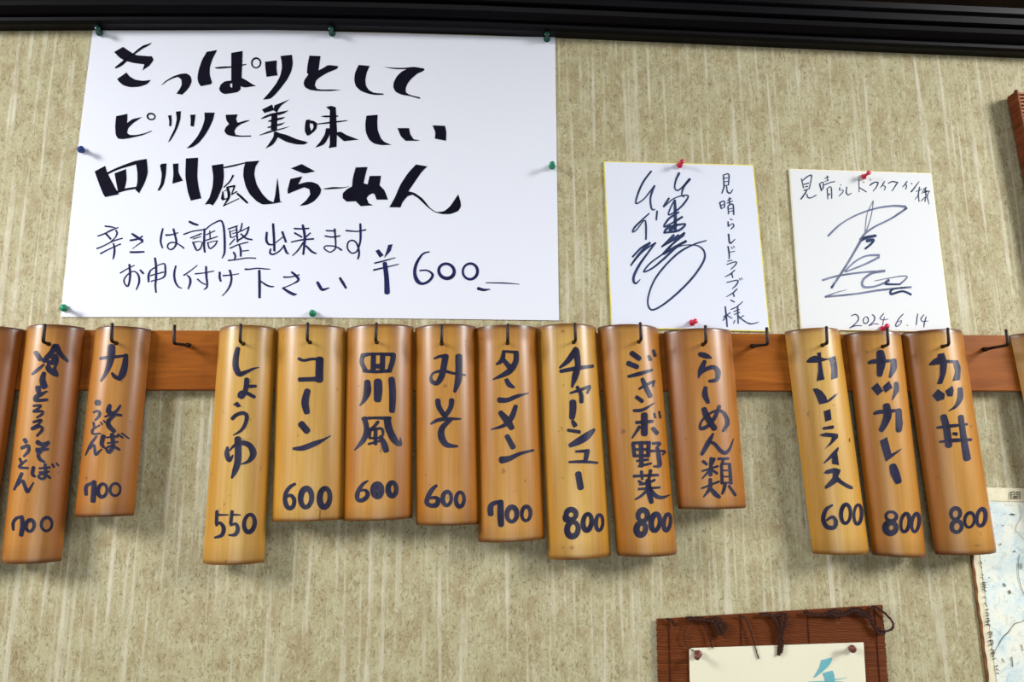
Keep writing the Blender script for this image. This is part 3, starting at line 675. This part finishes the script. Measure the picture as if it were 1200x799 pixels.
write('small_lettering', '''
@ 110 255 12
r 160,120,20 230,128,20 290,138,14 ; r 55,260,16 150,225,18 250,175,20 340,140,14 ; r 170,225,24 235,300,24 ; r 310,180,20 328,215,22 300,280,14 240,335,12 ; r 45,435,20 130,400,16 270,330,16 400,290,16 ; r 95,505,20 200,450,16 375,370,16 ; r 275,362,18 290,430,24 285,520,24 268,583,12
r 540,228,26 600,270,34 680,320,34 ; r 512,320,24 600,305,24 640,290,14 680,262,22 ; r 690,335,18 620,380,12 540,440,6 ; r 512,485,24 600,485,26 705,480,20
r 970,155,20 948,250,24 940,340,24 965,425,18 ; r 1015,245,24 1090,240,18 1185,212,12 ; r 1120,162,26 1140,240,26 1160,350,26 1130,420,20 1075,450,18 1035,410,18 1060,360,18 1140,350,18 1230,400,18 1262,428,22
@ 210 255 12
r 145,57,28 200,85,32 262,103,24 ; r 65,235,18 180,195,16 330,170,16 370,165,18 450,100,16 560,45,20 600,55,24 625,130,26 637,250,28 640,400,28 635,500,24 603,568,12 ; r 160,285,16 310,225,16 ; r 195,300,14 305,265,12 ; r 193,345,22 225,420,24 250,460,20 300,430,18 325,355,14 ; r 200,350,14 270,335,12 325,345,12
r 355,160,24 352,300,28 350,400,28 360,483,24 ; r 380,240,14 500,185,14 ; r 430,187,14 435,290,16 ; r 375,320,16 540,265,14 ; r 400,350,18 430,435,18 500,390,18 535,330,16 ; r 410,355,12 470,335,12 535,325,12
r 690,160,18 820,115,16 ; r 710,185,18 725,280,20 ; r 715,200,10 810,165,10 ; r 750,225,12 800,210,12 ; r 745,280,12 800,255,12 ; r 805,120,20 820,340,22 ; r 780,300,16 710,380,16 ; r 885,80,18 860,180,18 810,220,12 ; r 870,190,16 985,130,12 ; r 980,130,20 940,240,24 830,320,18 ; r 870,230,22 940,290,24 1025,310,20 ; r 715,430,18 830,380,16 965,345,16 ; r 845,380,20 865,460,26 865,540,24 ; r 890,470,14 975,460,14 ; r 765,490,24 790,540,24 775,595,16 ; r 690,602,18 800,590,16 950,568,16 1075,570,16
@ 300 255 8.571
r 108,150,20 105,230,22 130,268,18 180,270,12 ; r 172,65,22 180,200,22 185,333,20 ; r 265,145,20 300,243,20 ; r 180,265,9 270,195,10 ; r 148,315,14 140,352,18 165,370,16 230,340,12 280,285,12 ; r 280,280,20 308,352,20 330,360,10
r 385,110,16 460,112,14 530,108,14 ; r 390,155,18 460,195,16 ; r 545,155,14 490,205,12 ; r 355,245,12 450,225,14 578,213,16 ; r 470,77,22 490,200,24 475,368,18 ; r 475,250,14 420,330,14 367,380,10 ; r 505,285,18 560,340,20 603,360,14
r 705,130,14 800,135,14 ; r 695,185,14 770,195,14 845,182,12 ; r 790,115,18 800,290,14 770,335,12 735,345,12 685,310,12 700,285,12 770,285,12 820,300,14 858,325,18
r 905,130,16 1020,138,12 1100,122,14 ; r 1048,65,20 1050,200,20 1040,270,16 1010,340,14 960,355,14 920,310,14 925,250,14 965,228,14 1005,250,16 1030,310,18 1035,370,18 1023,413,16
@ 130 300 12
r 130,240,16 230,180,14 330,130,12 ; r 260,122,28 270,250,28 260,360,24 235,425,22 195,390,18 185,330,18 230,265,16 300,218,14 350,225,18 390,280,24 395,370,24 357,473,14 ; r 412,197,22 453,243,28
r 620,30,26 635,150,28 635,300,28 625,420,24 635,508,20 ; r 620,160,14 560,200,18 530,270,28 530,360,24 ; r 640,140,14 700,115,14 755,110,20 765,180,24 760,270,24 720,310,18 650,335,12 ; r 555,275,16 740,225,16 ; r 567,355,16 640,330,12
r 912,140,20 890,250,26 905,360,26 950,432,20 995,450,12 ; r 1215,128,10 1120,205,14 1025,270,18 ; r 1070,268,16 1110,310,26 1115,380,28 1087,460,18
@ 220 300 12
r 105,250,18 240,235,14 365,210,14 ; r 258,150,26 262,280,28 275,400,24 260,450,20 227,468,12 ; r 140,325,20 190,370,18 250,400,18
r 450,230,28 450,310,28 465,350,26 ; r 497,275,20 620,265,14 715,250,12 ; r 592,202,28 615,300,26 600,400,26 550,490,18 485,560,10
r 810,185,24 870,185,18 980,172,16 1080,180,16 1155,185,12 ; r 1006,205,32 1010,400,34 1010,582,32 ; r 1030,355,18 1100,405,24 1170,430,20 1210,427,12
@ 280 300 8.571
r 450,212,16 520,210,12 605,188,12 ; r 530,162,18 570,195,24 598,240,22 540,280,10 445,320,10 ; r 442,322,18 500,360,26 553,385,26 578,382,10 ; r 790,265,26 815,310,30 840,338,26 905,320,10 ; r 1015,222,22 1045,270,26 1075,320,20
@ 420 250 5
p 100,220 120,210 148,245 125,260 ; p 175,185 200,180 190,220 150,263 160,235 ; r 95,292,8 150,278,8 215,260,5 ; r 90,332,10 150,318,8 235,298,5 ; r 155,294,24 165,380,26 168,463,30
r 415,225,7 375,240,10 340,295,16 330,350,18 345,395,22 375,412,14 415,395,14 435,360,14 405,335,9 360,335,8 ; o 516,338,46,42,17,25 ; o 655,340,43,46,14,10 ; r 702,440,17 735,448,14 770,445,6 ; r 748,406,5 850,408,7 942,415,4''', sf, M_PEN, poster)

def board(name, label, corners, face, edge, seed):
    cc = at(sum(c[0] for c in corners) / 4, sum(c[1] for c in corners) / 4)
    root = empty(name, (cc.x, -0.001, cc.z), label, 'autograph board', 'signed autograph boards')
    tl, tr, br, bl = [Vector(c) for c in corners]
    sheet('gilt_core' if edge is M_GILT else 'board_core', corners, -0.0004, 0.0026, edge, root, nx=2, ny=2)
    e = 1.15; ctr = (tl + tr + br + bl) / 4
    ins = [(p[0] + (e if p[0] < ctr.x else -e), p[1] + (e * 0.8 if p[1] < ctr.y else -e)) for p in (tl, tr, br, bl)]
    return root, sheet('paper_face', ins, -0.0030, 0.0003, face, root, nx=4, ny=4)
b1, f1 = board('autograph_board', 'white signed board with a thin yellow gilt edge and vertical dedication, left of the two', [(707.5, 189), (883, 193.3), (902, 388.5), (716.5, 384)], M_BOARD1, M_GILT, 3)
sf = bvh_of(f1)
write('signature', '''
@ 730 195 7.99
r 265,45,16 200,130,18 150,230,18 120,345,14 190,310,12 250,240,14 295,182,16 ; r 295,182,18 258,290,18 265,385,16 285,408,14 300,400,9
r 525,65,24 495,130,18 485,200,14 515,225,14 570,180,16 625,120,24 ; r 620,125,24 570,190,20 550,265,12 575,285,10
r 430,300,18 380,378,14 470,305,12 550,275,12 610,275,14 585,330,18 520,400,16 430,455,14 440,400,14 480,320,12
r 485,318,22 490,450,28 490,608,26 ; r 520,430,18 430,490,20 385,565,16 480,520,18 560,470,18 480,520,24 ; r 385,620,18 430,570,24 580,540,18 520,600,22 385,622,16 ; r 495,545,40 440,600,30
r 575,625,22 490,680,18 365,750,14 ; r 575,625,18 500,690,16 400,800,18 ; r 365,750,14 520,640,14
r 245,440,12 180,500,16 110,570,18 90,615,14 130,590,12 200,505,12 215,560,18 215,683,14 ; r 320,418,16 312,500,16
@ 730 275 8.41
r 95,218,18 180,130,20 265,80,18 ; r 265,80,24 170,180,24 75,305,14 190,170,16 320,80,16 ; r 320,80,18 230,200,20 160,300,24 110,400,26 105,460,24 130,480,18 170,440,8
r 500,5,24 385,118,18 ; r 600,5,18 480,100,20 395,190,22 ; r 620,65,26 500,130,26 400,190,22 ; r 395,190,14 270,280,16 205,365,16 290,330,18 400,240,22 520,130,20 620,65,16
r 820,58,11 700,95,16 560,170,20 430,290,18 320,430,18 260,570,16 245,680,16 285,740,18 380,700,18 520,590,20 680,430,20 790,270,20 805,180,18 760,120,14 680,100,10 580,110,10 480,145,10''', sf, M_SIGN, b1)
write('dedication_lettering', '''
@ 830 195 7.99
r 142,80,12 148,185,12 ; r 142,80,9 192,75,12 188,175,11 ; r 150,112,8 185,105,8 ; r 150,145,8 185,138,8 ; r 148,180,9 188,175,8 ; r 150,185,12 128,250,11 ; r 172,185,9 178,235,13 205,250,12 230,215,7
r 108,340,13 122,395,13 ; r 108,338,11 150,325,11 152,375,11 ; r 120,365,8 150,355,8 ; r 122,395,9 155,380,9 ; r 180,318,10 215,300,10 ; r 175,345,8 225,325,10 ; r 197,295,13 200,360,12 ; r 185,380,13 190,445,10 ; r 185,370,11 230,355,13 238,450,14 ; r 192,400,8 228,392,8 ; r 192,425,8 230,415,8
r 205,492,9 225,500,9 ; r 185,520,13 188,562,12 ; r 190,560,8 225,535,10 240,555,12 215,585,11 ; r 190,635,15 195,690,15 208,720,15 250,682,7
@ 840 285 7.61
r 100,30,13 110,90,13 110,140,9 ; r 115,80,8 160,72,7 ; r 130,35,8 140,48,7 ; r 148,25,8 158,40,7 ; r 95,160,8 135,152,9 ; r 90,190,9 170,165,11 165,195,11 125,232,8
r 160,240,9 120,275,11 72,300,7 ; r 130,265,11 142,305,11 ; r 88,350,9 185,330,11 175,370,12 138,405,7 ; r 200,315,8 210,330,7 ; r 216,308,7 228,322,7 ; r 180,408,11 140,445,11 85,478,7 ; r 145,440,11 155,475,11 ; r 122,505,9 155,522,11
r 75,565,12 85,660,14 92,743,11 ; r 60,655,11 120,620,9 ; r 80,655,10 55,690,8 ; r 90,640,9 135,670,8 ; r 125,590,9 180,565,9 230,520,7 ; r 150,610,8 200,590,9 ; r 155,635,8 205,615,9 ; r 185,570,12 190,715,11 ; r 148,715,8 160,690,9 ; r 195,650,11 240,690,11 300,718,11 370,705,7 ; r 240,645,9 200,670,8''', sf, M_SIGN, b1)
b2, f2 = board('autograph_board', 'ivory signed board dated 2024.6.14 with a horizontal dedication, right of the two', [(924.5, 197.7), (1091.5, 203), (1115, 389), (938.5, 386)], M_BOARD2, M_CREAM, 4)
sf = bvh_of(f2)
write('dedication_lettering', '''
@ 930 195 13.33
r 125,195,16 155,340,14 ; r 140,225,14 200,170,18 275,135,18 275,200,14 245,350,13 ; r 165,280,18 235,260,18 ; r 180,320,16 225,310,14 ; r 160,375,16 235,350,13 ; r 205,375,18 165,440,20 115,510,20 ; r 205,430,13 225,485,18 270,490,16 350,450,16
r 405,270,20 435,380,18 ; r 410,270,13 460,245,13 460,340,16 ; r 430,380,14 470,330,13 ; r 485,190,13 550,160,9 ; r 525,145,13 530,220,13 ; r 490,235,12 545,215,11 ; r 465,295,16 560,255,16 640,235,14 ; r 525,350,16 535,510,12 ; r 525,345,13 585,325,16 595,500,15 ; r 552,430,22 560,440,22
r 735,285,12 742,292,12 ; r 725,330,14 715,370,13 770,370,11 770,400,14 710,462,12 ; r 830,320,13 822,400,16 850,445,18 905,415,10 ; r 1018,205,12 1025,400,9 ; r 1025,330,12 1085,365,14 1140,400,10 ; r 1090,245,18 1096,248,18
@ 1000 195 12
r 235,175,9 245,195,9 ; r 235,265,16 280,230,18 345,225,16 330,280,16 280,345,10 ; r 440,210,12 410,260,14 380,300,9 ; r 410,265,9 450,285,10 435,330,13 ; r 495,235,16 550,212,16 625,228,16 ; r 620,230,16 580,290,14 545,345,10 ; r 755,210,13 730,250,16 690,290,9 ; r 730,255,12 750,270,12 735,320,13 ; r 815,235,10 825,250,9 ; r 925,210,8 860,300,16 815,355,20
r 930,290,12 915,400,13 925,493,11 ; r 885,350,11 960,320,11 ; r 915,400,11 870,460,9 ; r 985,330,13 1025,295,16 ; r 970,350,10 1050,345,11 ; r 960,375,11 1070,345,11 ; r 1010,310,16 1020,400,14 1005,498,12 ; r 1010,430,10 955,485,11 ; r 1070,345,11 1040,420,12 1065,530,8
@ 985 355 10.9
r 140,165,12 185,145,12 220,165,13 225,220,13 165,285,13 115,320,12 190,290,12 270,290,9 ; o 322,220,32,44,11,15 ; r 405,150,11 435,175,12 425,230,12 365,290,11 430,265,9 485,272,9 ; r 550,135,11 505,195,12 540,215,9 605,205,9 ; r 560,180,9 545,240,9 535,285,9
r 800,140,11 745,200,12 705,275,13 715,300,12 760,270,9 780,225,9 730,240,7 ; r 850,285,13 854,288,13 ; r 985,140,11 965,280,11 ; r 1065,150,11 1025,205,12 1050,235,9 1115,230,9 ; r 1095,175,11 1070,250,12 1065,308,9''', sf, M_SIGN, b2)
write('signature', '''
@ 960 225 6.15
r 65,315,15 150,235,12 260,170,12 400,120,13 530,100,14 620,105,18 ; r 628,118,16 520,190,14 400,250,14 330,300,16 300,345,22
r 390,62,5 345,160,5 330,290,6 ; r 390,62,5 375,170,5 340,280,7 ; r 300,350,18 200,520,15 90,688,18
r 25,635,15 130,605,14 280,582,13 400,572,14 ; r 185,570,10 260,500,12 340,460,13 430,455,18 ; r 430,470,16 330,520,14 190,575,10
r 470,568,20 380,585,18 315,635,16 320,682,18 400,680,14 500,642,16 ; r 580,665,14 625,625,10 630,606,8 560,610,8 400,640,6
r 45,755,16 120,725,8 195,705,4 ; r 45,755,14 250,735,13 450,705,15 660,685,15''', sf, M_GREY, b2)
write('signature_lettering', '''
@ 960 225 6.15
r 300,345,26 340,328,22 405,315,20 ; r 345,352,24 390,345,20 372,375,16 332,408,14 ; r 500,635,18 478,662,16 580,665,12 ; r 640,686,12 530,700,14 518,735,18 600,715,14 660,738,16 ; r 90,688,18 105,665,16 ; r 628,116,16 615,126,14''', sf, M_SIGN, b2)

# ------------------------------------------------------------------ push pins
def pin(px, py, surf_y, mat, label, tilt=(0.0, 0.0), s=1.0, back=0.0):
    """px,py: where the pin enters; its axis leans out from the wall"""
    b = at(px, py, surf_y)
    root = empty('push_pin', b, label, 'push pin', 'push pins in the wall papers')
    pr = [(0.0, 0.0018), (0.0044, 0.0018), (0.0048, 0.0024), (0.0046, 0.0032), (0.0030, 0.0046), (0.0022, 0.0075), (0.0023, 0.0100), (0.0034, 0.0126), (0.0036, 0.0142), (0.0030, 0.0152), (0.0, 0.0154)]
    ax = Vector((tilt[0], -1, tilt[1])).normalized(); a = ax.cross(Vector((0, 0, 1))).normalized(); c = ax.cross(a)
    V, Fc = [], []; sg = 16
    for r, h in pr:
        for k in range(sg):
            w = 2 * math.pi * k / sg; V.append(b + ax * (h * s) + (a * math.cos(w) + c * math.sin(w)) * (max(r, 0.00005) * s))
    for i in range(len(pr) - 1):
        for k in range(sg): Fc.append((i * sg + k, i * sg + (k + 1) % sg, (i + 1) * sg + (k + 1) % sg, (i + 1) * sg + k))
    o = mesh_obj('grip', V, Fc, mat, root, smooth=True)
    V, Fc = tube([b - ax * 0.004, b + ax * 0.002 * s], 0.0005, 8); mesh_obj('needle', V, Fc, M_STEEL, root)
    return root
SY = -0.0022
for (x, y, mt, lb, ti) in [
    (117, 39.5, M_DGREEN, 'dark green push pin at the top left corner of the large poster', (0.25, -0.05)),
    (389.5, 40.5, M_DGREEN, 'dark green push pin in the middle of the poster top edge', (0.05, 0.0)),
    (641, 47.5, M_DGREEN, 'dark green push pin at the top right corner of the large poster', (-0.1, 0.1)),
    (647, 195.5, M_GREEN, 'green push pin halfway down the right edge of the poster', (-0.1, -0.1)),
    (95, 175.5, M_BLUE, 'blue push pin halfway down the left edge of the poster', (0.55, -0.3)),
    (74.5, 360.5, M_GREEN, 'bright green push pin at the bottom left corner of the poster', (0.65, -0.35)),
    (366.5, 367.5, M_GREEN, 'green push pin in the middle of the poster bottom edge', (0.15, -0.1))]:
    pin(x, y, SY, mt, lb, ti, 1.25)
BY = -0.0033
pin(796, 194.5, BY, M_RED, 'red push pin at the top of the gilt-edged signed board', (0.05, 0.1), 1.15)
pin(810.5, 378.5, BY, M_RED, 'red push pin at the bottom of the gilt-edged signed board', (0.1, 0.0), 1.15)
pin(1011, 208, BY, M_RED, 'crimson push pin at the top of the dated signed board', (0.25, 0.2), 1.1)
pin(1034, 386, BY, M_RED, 'red push pin at the bottom of the dated board, half hidden by a plaque', (0.0, 0.2), 1.15)

# ------------------------------------------------------------------ brown bamboo mat with a sheet of paper, lower right
MY = -0.004
tl, tr, bl, br = (769, 725), (1033.5, 708.5), (776, 1010), (1056, 1006)
c = at(905, 860)
matr = empty('bamboo_rod_mat', (c.x, MY, c.z), 'reddish-brown mat of thin bamboo rods with dark twine, hung at the lower right', 'mat')
A, B, Cc, D = [at(p[0], p[1], MY) for p in (tl, tr, br, bl)]
V, Fc = [], []; rnd = random.Random(5); NR = 190
for i in range(NR):
    t0, t1 = i / NR, (i + 0.9) / NR
    L0, R0, L1, R1 = A.lerp(D, t0), B.lerp(Cc, t0), A.lerp(D, t1), B.lerp(Cc, t1)
    jl, jr = rnd.uniform(-.0008, .0006), rnd.uniform(-.0006, .0008); b0 = len(V); th = 0.0018
    for (P0, P1, j) in ((L0, L1, jl), (R0, R1, jr)):
        mz = (P0 + P1) / 2
        V += [P0 + Vector((j, 0, 0)), P0 + Vector((j, -th * 0.55, 0)), mz + Vector((j, -th, 0)), P1 + Vector((j, -th * 0.55, 0)), P1 + Vector((j, 0, 0))]
    for k in range(4): Fc.append((b0 + k, b0 + k + 5, b0 + k + 6, b0 + k + 1))
    Fc += [tuple(b0 + k for k in range(5)), tuple(b0 + 9 - k for k in range(5))]
tag(mesh_obj('rods', V, Fc, M_ROD, matr), kind='stuff')
def on_mat(u, v, d=0.0025): 
    p = A.lerp(B, u).lerp(D.lerp(Cc, u), v); return Vector((p.x, MY - d, p.z))
for u in (0.052, 0.365, 0.662, 0.962):
    V, Fc = tube([on_mat(u, k / 40, 0.0019 + 0.0003 * math.sin(k * 2)) for k in range(41)], 0.0007, 6)
    mesh_obj('binding_thread', V, Fc, M_THREAD, matr)
def px_y(pts, ox, oy, s, y): return [at(ox + a / s, oy + b / s, y + (0.0 if len(r) == 0 else r[0])) for a, b, *r in pts]
def strand(name, pts, r, mat=M_TWINE, parent=matr, twist=0, rad=0.0, seed=0):
    P = smooth3(pts, 8); rn = random.Random(seed)
    if not twist:
        V, Fc = tube(P, r, 7)
    else:
        V, Fc = [], []
        for s in range(twist):
            Q = []
            for i, p in enumerate(P):
                a = i * 0.55 + s * 2 * math.pi / twist; q = rad * (0.8 + 0.4 * rn.random())
                Q.append(p + Vector((math.cos(a) * q, -abs(math.sin(a)) * q, math.sin(a) * q)))
            tube(Q, r, 6, V, Fc)
    for k in range(int(len(P) * 2.0)):        # loose fibres
        p = P[rn.randrange(len(P))]; d = Vector((rn.uniform(-1, 1), rn.uniform(-0.6, 0), rn.uniform(-1, 1))).normalized() * (r * 1.6 + rad * 1.3 + rn.random() * 0.0025)
        tube([p, p + d * 0.6, p + d + Vector((0, 0, -0.0005))], 0.00016, 3, V, Fc)
    return mesh_obj(name, V, Fc, mat, parent)
ox, oy, s = 760, 710, 6.667
T = -0.010
strand('twine', px_y([(300, 100), (340, 90), (385, 95), (430, 130), (465, 205), (485, 280), (497, 330)], ox, oy, s, T), 0.0009, seed=1)
strand('twine', px_y([(345, 105), (300, 160), (276, 230), (290, 295), (330, 340), (365, 352)], ox, oy, s, T), 0.0005, seed=2)
strand('twine', px_y([(700, 75), (745, 90), (780, 150), (810, 240), (835, 330), (860, 412)], ox, oy, s, T), 0.0009, seed=3)
strand('twine', px_y([(870, 62), (940, 65), (985, 95), (1012, 170), (1022, 280), (1015, 380)], ox, oy, s, T), 0.0011, twist=3, rad=0.0016, seed=4)
strand('twine', px_y([(985, 70), (1030, 62), (1075, 70), (1068, 130), (1042, 210), (1045, 300), (1035, 355)], ox, oy, s, T), 0.0010, twist=3, rad=0.0018, seed=5)
strand('twine', px_y([(1020, 80), (1038, 130), (1030, 220), (1030, 330), (1020, 375)], ox, oy, s, T), 0.0012, twist=3, rad=0.0015, seed=6)
strand('twine', px_y([(140, 98), (170, 105), (190, 130), (212, 160)], ox, oy, s, T), 0.0008, twist=2, rad=0.0010, seed=7)
strand('twine', px_y([(300, 92), (400, 95), (470, 105), (520, 90), (560, 110), (605, 165), (590, 195), (550, 215), (530, 190), (510, 150), (490, 110), (540, 130), (570, 175), (545, 150)], ox, oy, s, T), 0.0010, twist=3, rad=0.0022, seed=8)
ox, oy, s = 940, 700, 8.07
strand('twine', px_y([(15, 140), (70, 150), (150, 160), (240, 150), (300, 120), (380, 150), (340, 175), (250, 165)], ox, oy, s, T), 0.0010, twist=3, rad=0.0018, seed=9)
strand('twine', px_y([(250, 130), (330, 160), (420, 140), (480, 110), (550, 120), (610, 165), (640, 190)], ox, oy, s, T), 0.0012, twist=4, rad=0.0024, seed=10)
strand('twine', px_y([(440, 125), (520, 110), (580, 150), (600, 175), (560, 165), (490, 130)], ox, oy, s, T), 0.0010, twist=3, rad=0.0018, seed=13)
strand('twine', px_y([(650, 210), (665, 250), (700, 300), (735, 330), (775, 320)], ox, oy, s, T), 0.0011, twist=3, rad=0.0022, seed=11)
strand('twine', px_y([(625, 190), (640, 130), (675, 82), (730, 110), (800, 165), (850, 225), (860, 275), (835, 305), (780, 318), (720, 300), (670, 260)], ox, oy, s, T), 0.0012, twist=2, rad=0.0006, seed=12)

c = at(912, 800)
cp = empty('calligraphy_sheet', (c.x, MY - 0.003, c.z), 'cream paper sheet with teal brush writing pinned on the brown mat', 'paper')
cs = sheet('paper_sheet', [(807.5, 759.3), (1011.8, 752.5), (1024, 960), (812, 962)], MY - 0.0033, 0.0004, M_CREAMP, cp, ripple=0.0012, nx=30, ny=24, seed=2)
write('lettering', '''
@ 940 700 8.07
p 180,590 285,567 275,610 240,660 180,710 125,755 105,755 140,700 165,650
p 190,715 285,688 300,720 308,770 308,850 300,960 290,1060 235,1060 235,900 215,800 210,760 ; r 308,775,8 360,768,8 425,755,3
r 60,800,12 200,796,16 380,800,14 ; r 230,880,60 160,960,50 90,1010,20 ; r 300,880,50 380,960,50 450,1010,20''', bvh_of(cs), M_TEAL, cp)
pin(818.5, 765.5, MY - 0.0044, M_BROWN, 'brown push pin at the top left of the cream sheet', (-0.45, -0.1), 1.25)
pin(999, 760.5, MY - 0.0044, M_BROWN, 'brown push pin at the top right of the cream sheet', (-0.5, 0.35), 1.25)

# ------------------------------------------------------------------ wall map at the right
c = at(1220, 700)
mp = empty('wall_map', (c.x, -0.001, c.z), 'pale blue and white printed map with worn brown left edge, at lower right', 'map')
me_ = sheet('map_sheet', [(1130, 570.5), (1420, 577), (1450, 990), (1181, 992)], -0.0006, 0.0006, M_CREAM, mp, nx=20, ny=30, ripple=0.0005)
sf = bvh_of(me_)
sheet('printed_area', [(1140, 587.3), (1420, 594), (1450, 985), (1193, 985)], -0.0019, 0.0002, M_MAP, mp, nx=2, ny=2)
def ragged(u, v): return (math.sin(v * 53) * 0.5 + math.sin(v * 131 + 2) * 0.5 + math.sin(v * 17) * .6) * (0.9 if u > .5 else 0.5), 0
sheet('worn_edge', [(1128.6, 570.5), (1131.4, 570.5), (1182.4, 992), (1179.5, 992)], -0.0004, 0.0024, M_MAPED, mp, nx=3, ny=90, edgepts=ragged)
sf2 = bvh_of(me_)
tag(write('margin_lettering', '''
@ 1140 560 7.98
r 350,132,9 350,196,9 ; r 350,130,7 384,130,7 ; r 384,130,7 384,156,6 ; r 350,156,5 384,156,5 ; r 405,130,7 430,130,7 ; r 431,130,9 432,196,9 ; r 404,130,7 404,158,6 ; r 405,157,5 430,157,5 ; r 370,170,6 415,170,6 ; r 365,182,6 420,182,6 ; r 392,165,6 392,182,6 378,198,5 ; r 394,182,6 408,198,6
@ 1140 650 5.36
r 42,38,5 52,55,5 ; r 48,70,4 52,82,4 ; r 50,120,5 62,128,5 ; r 48,140,5 60,150,5 ; r 55,175,6 75,172,6 ; r 55,185,5 78,190,6 ; r 58,200,6 80,205,6 ; r 60,215,6 78,228,6 ; r 66,175,4 70,225,4 ; r 62,262,5 78,268,5 ; r 66,300,5 84,322,5 ; r 75,345,5 95,340,5 ; r 74,360,5 96,366,5 ; r 76,380,5 98,378,5 ; r 78,400,5 98,398,5 ; r 78,418,6 102,412,6 ; r 80,436,6 104,440,6 ; r 86,412,5 90,440,5
r 90,488,6 112,482,6 112,510,5 92,516,5 ; r 90,500,4 112,496,4 ; r 95,540,6 118,535,6 120,560,5 98,566,5 ; r 108,540,4 110,562,4 ; r 108,590,6 128,602,6 112,620,5 ; r 118,640,6 132,612,5 ; r 122,655,5 135,648,5 ; r 136,698,5 152,694,5 ; r 140,712,5 156,724,5 ; r 144,740,5 158,744,5''', sf2, M_MAPBK, mp, 0.0019), kind='stuff')
tag(write('map_lettering', '''
@ 1140 560 7.98
r 160,214,3 320,218,3 480,224,3
r 425,250,3 440,290,4 448,350,3 430,400,3 400,450,3 395,490,4 430,520,3 460,560,4 500,590,3
r 350,335,12 385,342,12 ; r 270,440,10 280,444,8 ; r 250,615,12 260,622,8 ; r 380,680,12 390,688,10
@ 1140 650 5.36
r 290,-5,3 280,60,4 282,120,3 296,190,4 322,250,4 360,300,3 ; r 340,395,4 300,420,3 262,430,5 240,458,3 214,490,5 190,512,4 168,545,5 150,580,3 120,620,3
r 190,180,8 200,195,10 ; r 226,225,12 230,240,12 ; r 96,140,5 102,142,5 ; r 292,50,5 296,90,5 ; r 304,55,4 306,85,4 ; r 240,640,6 246,700,6 ; r 180,650,5 190,670,6 ; r 300,560,4 310,600,5''', sf2, M_MAPTX, mp, 0.0017), kind='stuff')

# ------------------------------------------------------------------ woven panel leaving the picture at the right
wt = 0.014; yb_, yf = -0.004, -0.024
tl_, bl_ = at(1189.5, 107.5, yf), at(1244, 385, yf)
panel = empty('woven_panel', (tl_.x + 0.1, yf, tl_.z - 0.2), 'thick reddish-brown woven panel cut off by the right picture edge', 'wall hanging')
ex = Vector((0.30, 0, 0.004)); dn = (bl_ - tl_)
P = [tl_, tl_ + ex, tl_ + ex + dn, tl_ + dn]
V = [Vector((p.x, y, p.z)) for y in (yb_, yf + 0.002) for p in P]
mesh_obj('backing', V, [(0, 1, 2, 3), (7, 6, 5, 4), (0, 4, 5, 1), (1, 5, 6, 2), (2, 6, 7, 3), (3, 7, 4, 0)], M_WEAVE, panel)
V, Fc = [], []; nr = 64
for i in range(nr):
    a = tl_ + dn * (i / nr); b = a + ex; dz = dn / nr
    P2 = []
    for k in range(13):
        p = a.lerp(b, k / 12) + dz * 0.5; P2.append(Vector((p.x, yf + 0.0008 * math.cos(math.pi * (k + i)), p.z)))
    tube(P2, 0.0021, 6, V, Fc)
tag(mesh_obj('weave', V, Fc, plain('pale_weave', srgb(176, 118, 76), 0.6, 0.3, vary=0.3, vscale=200), panel), kind='stuff')
V, Fc = tube([Vector((tl_.x + 0.001, yf - 0.001, tl_.z + 0.002)), Vector((bl_.x + 0.001, yf - 0.001, bl_.z))], 0.0035, 8)
mesh_obj('border_rod', V, Fc, M_WEAVE, panel)
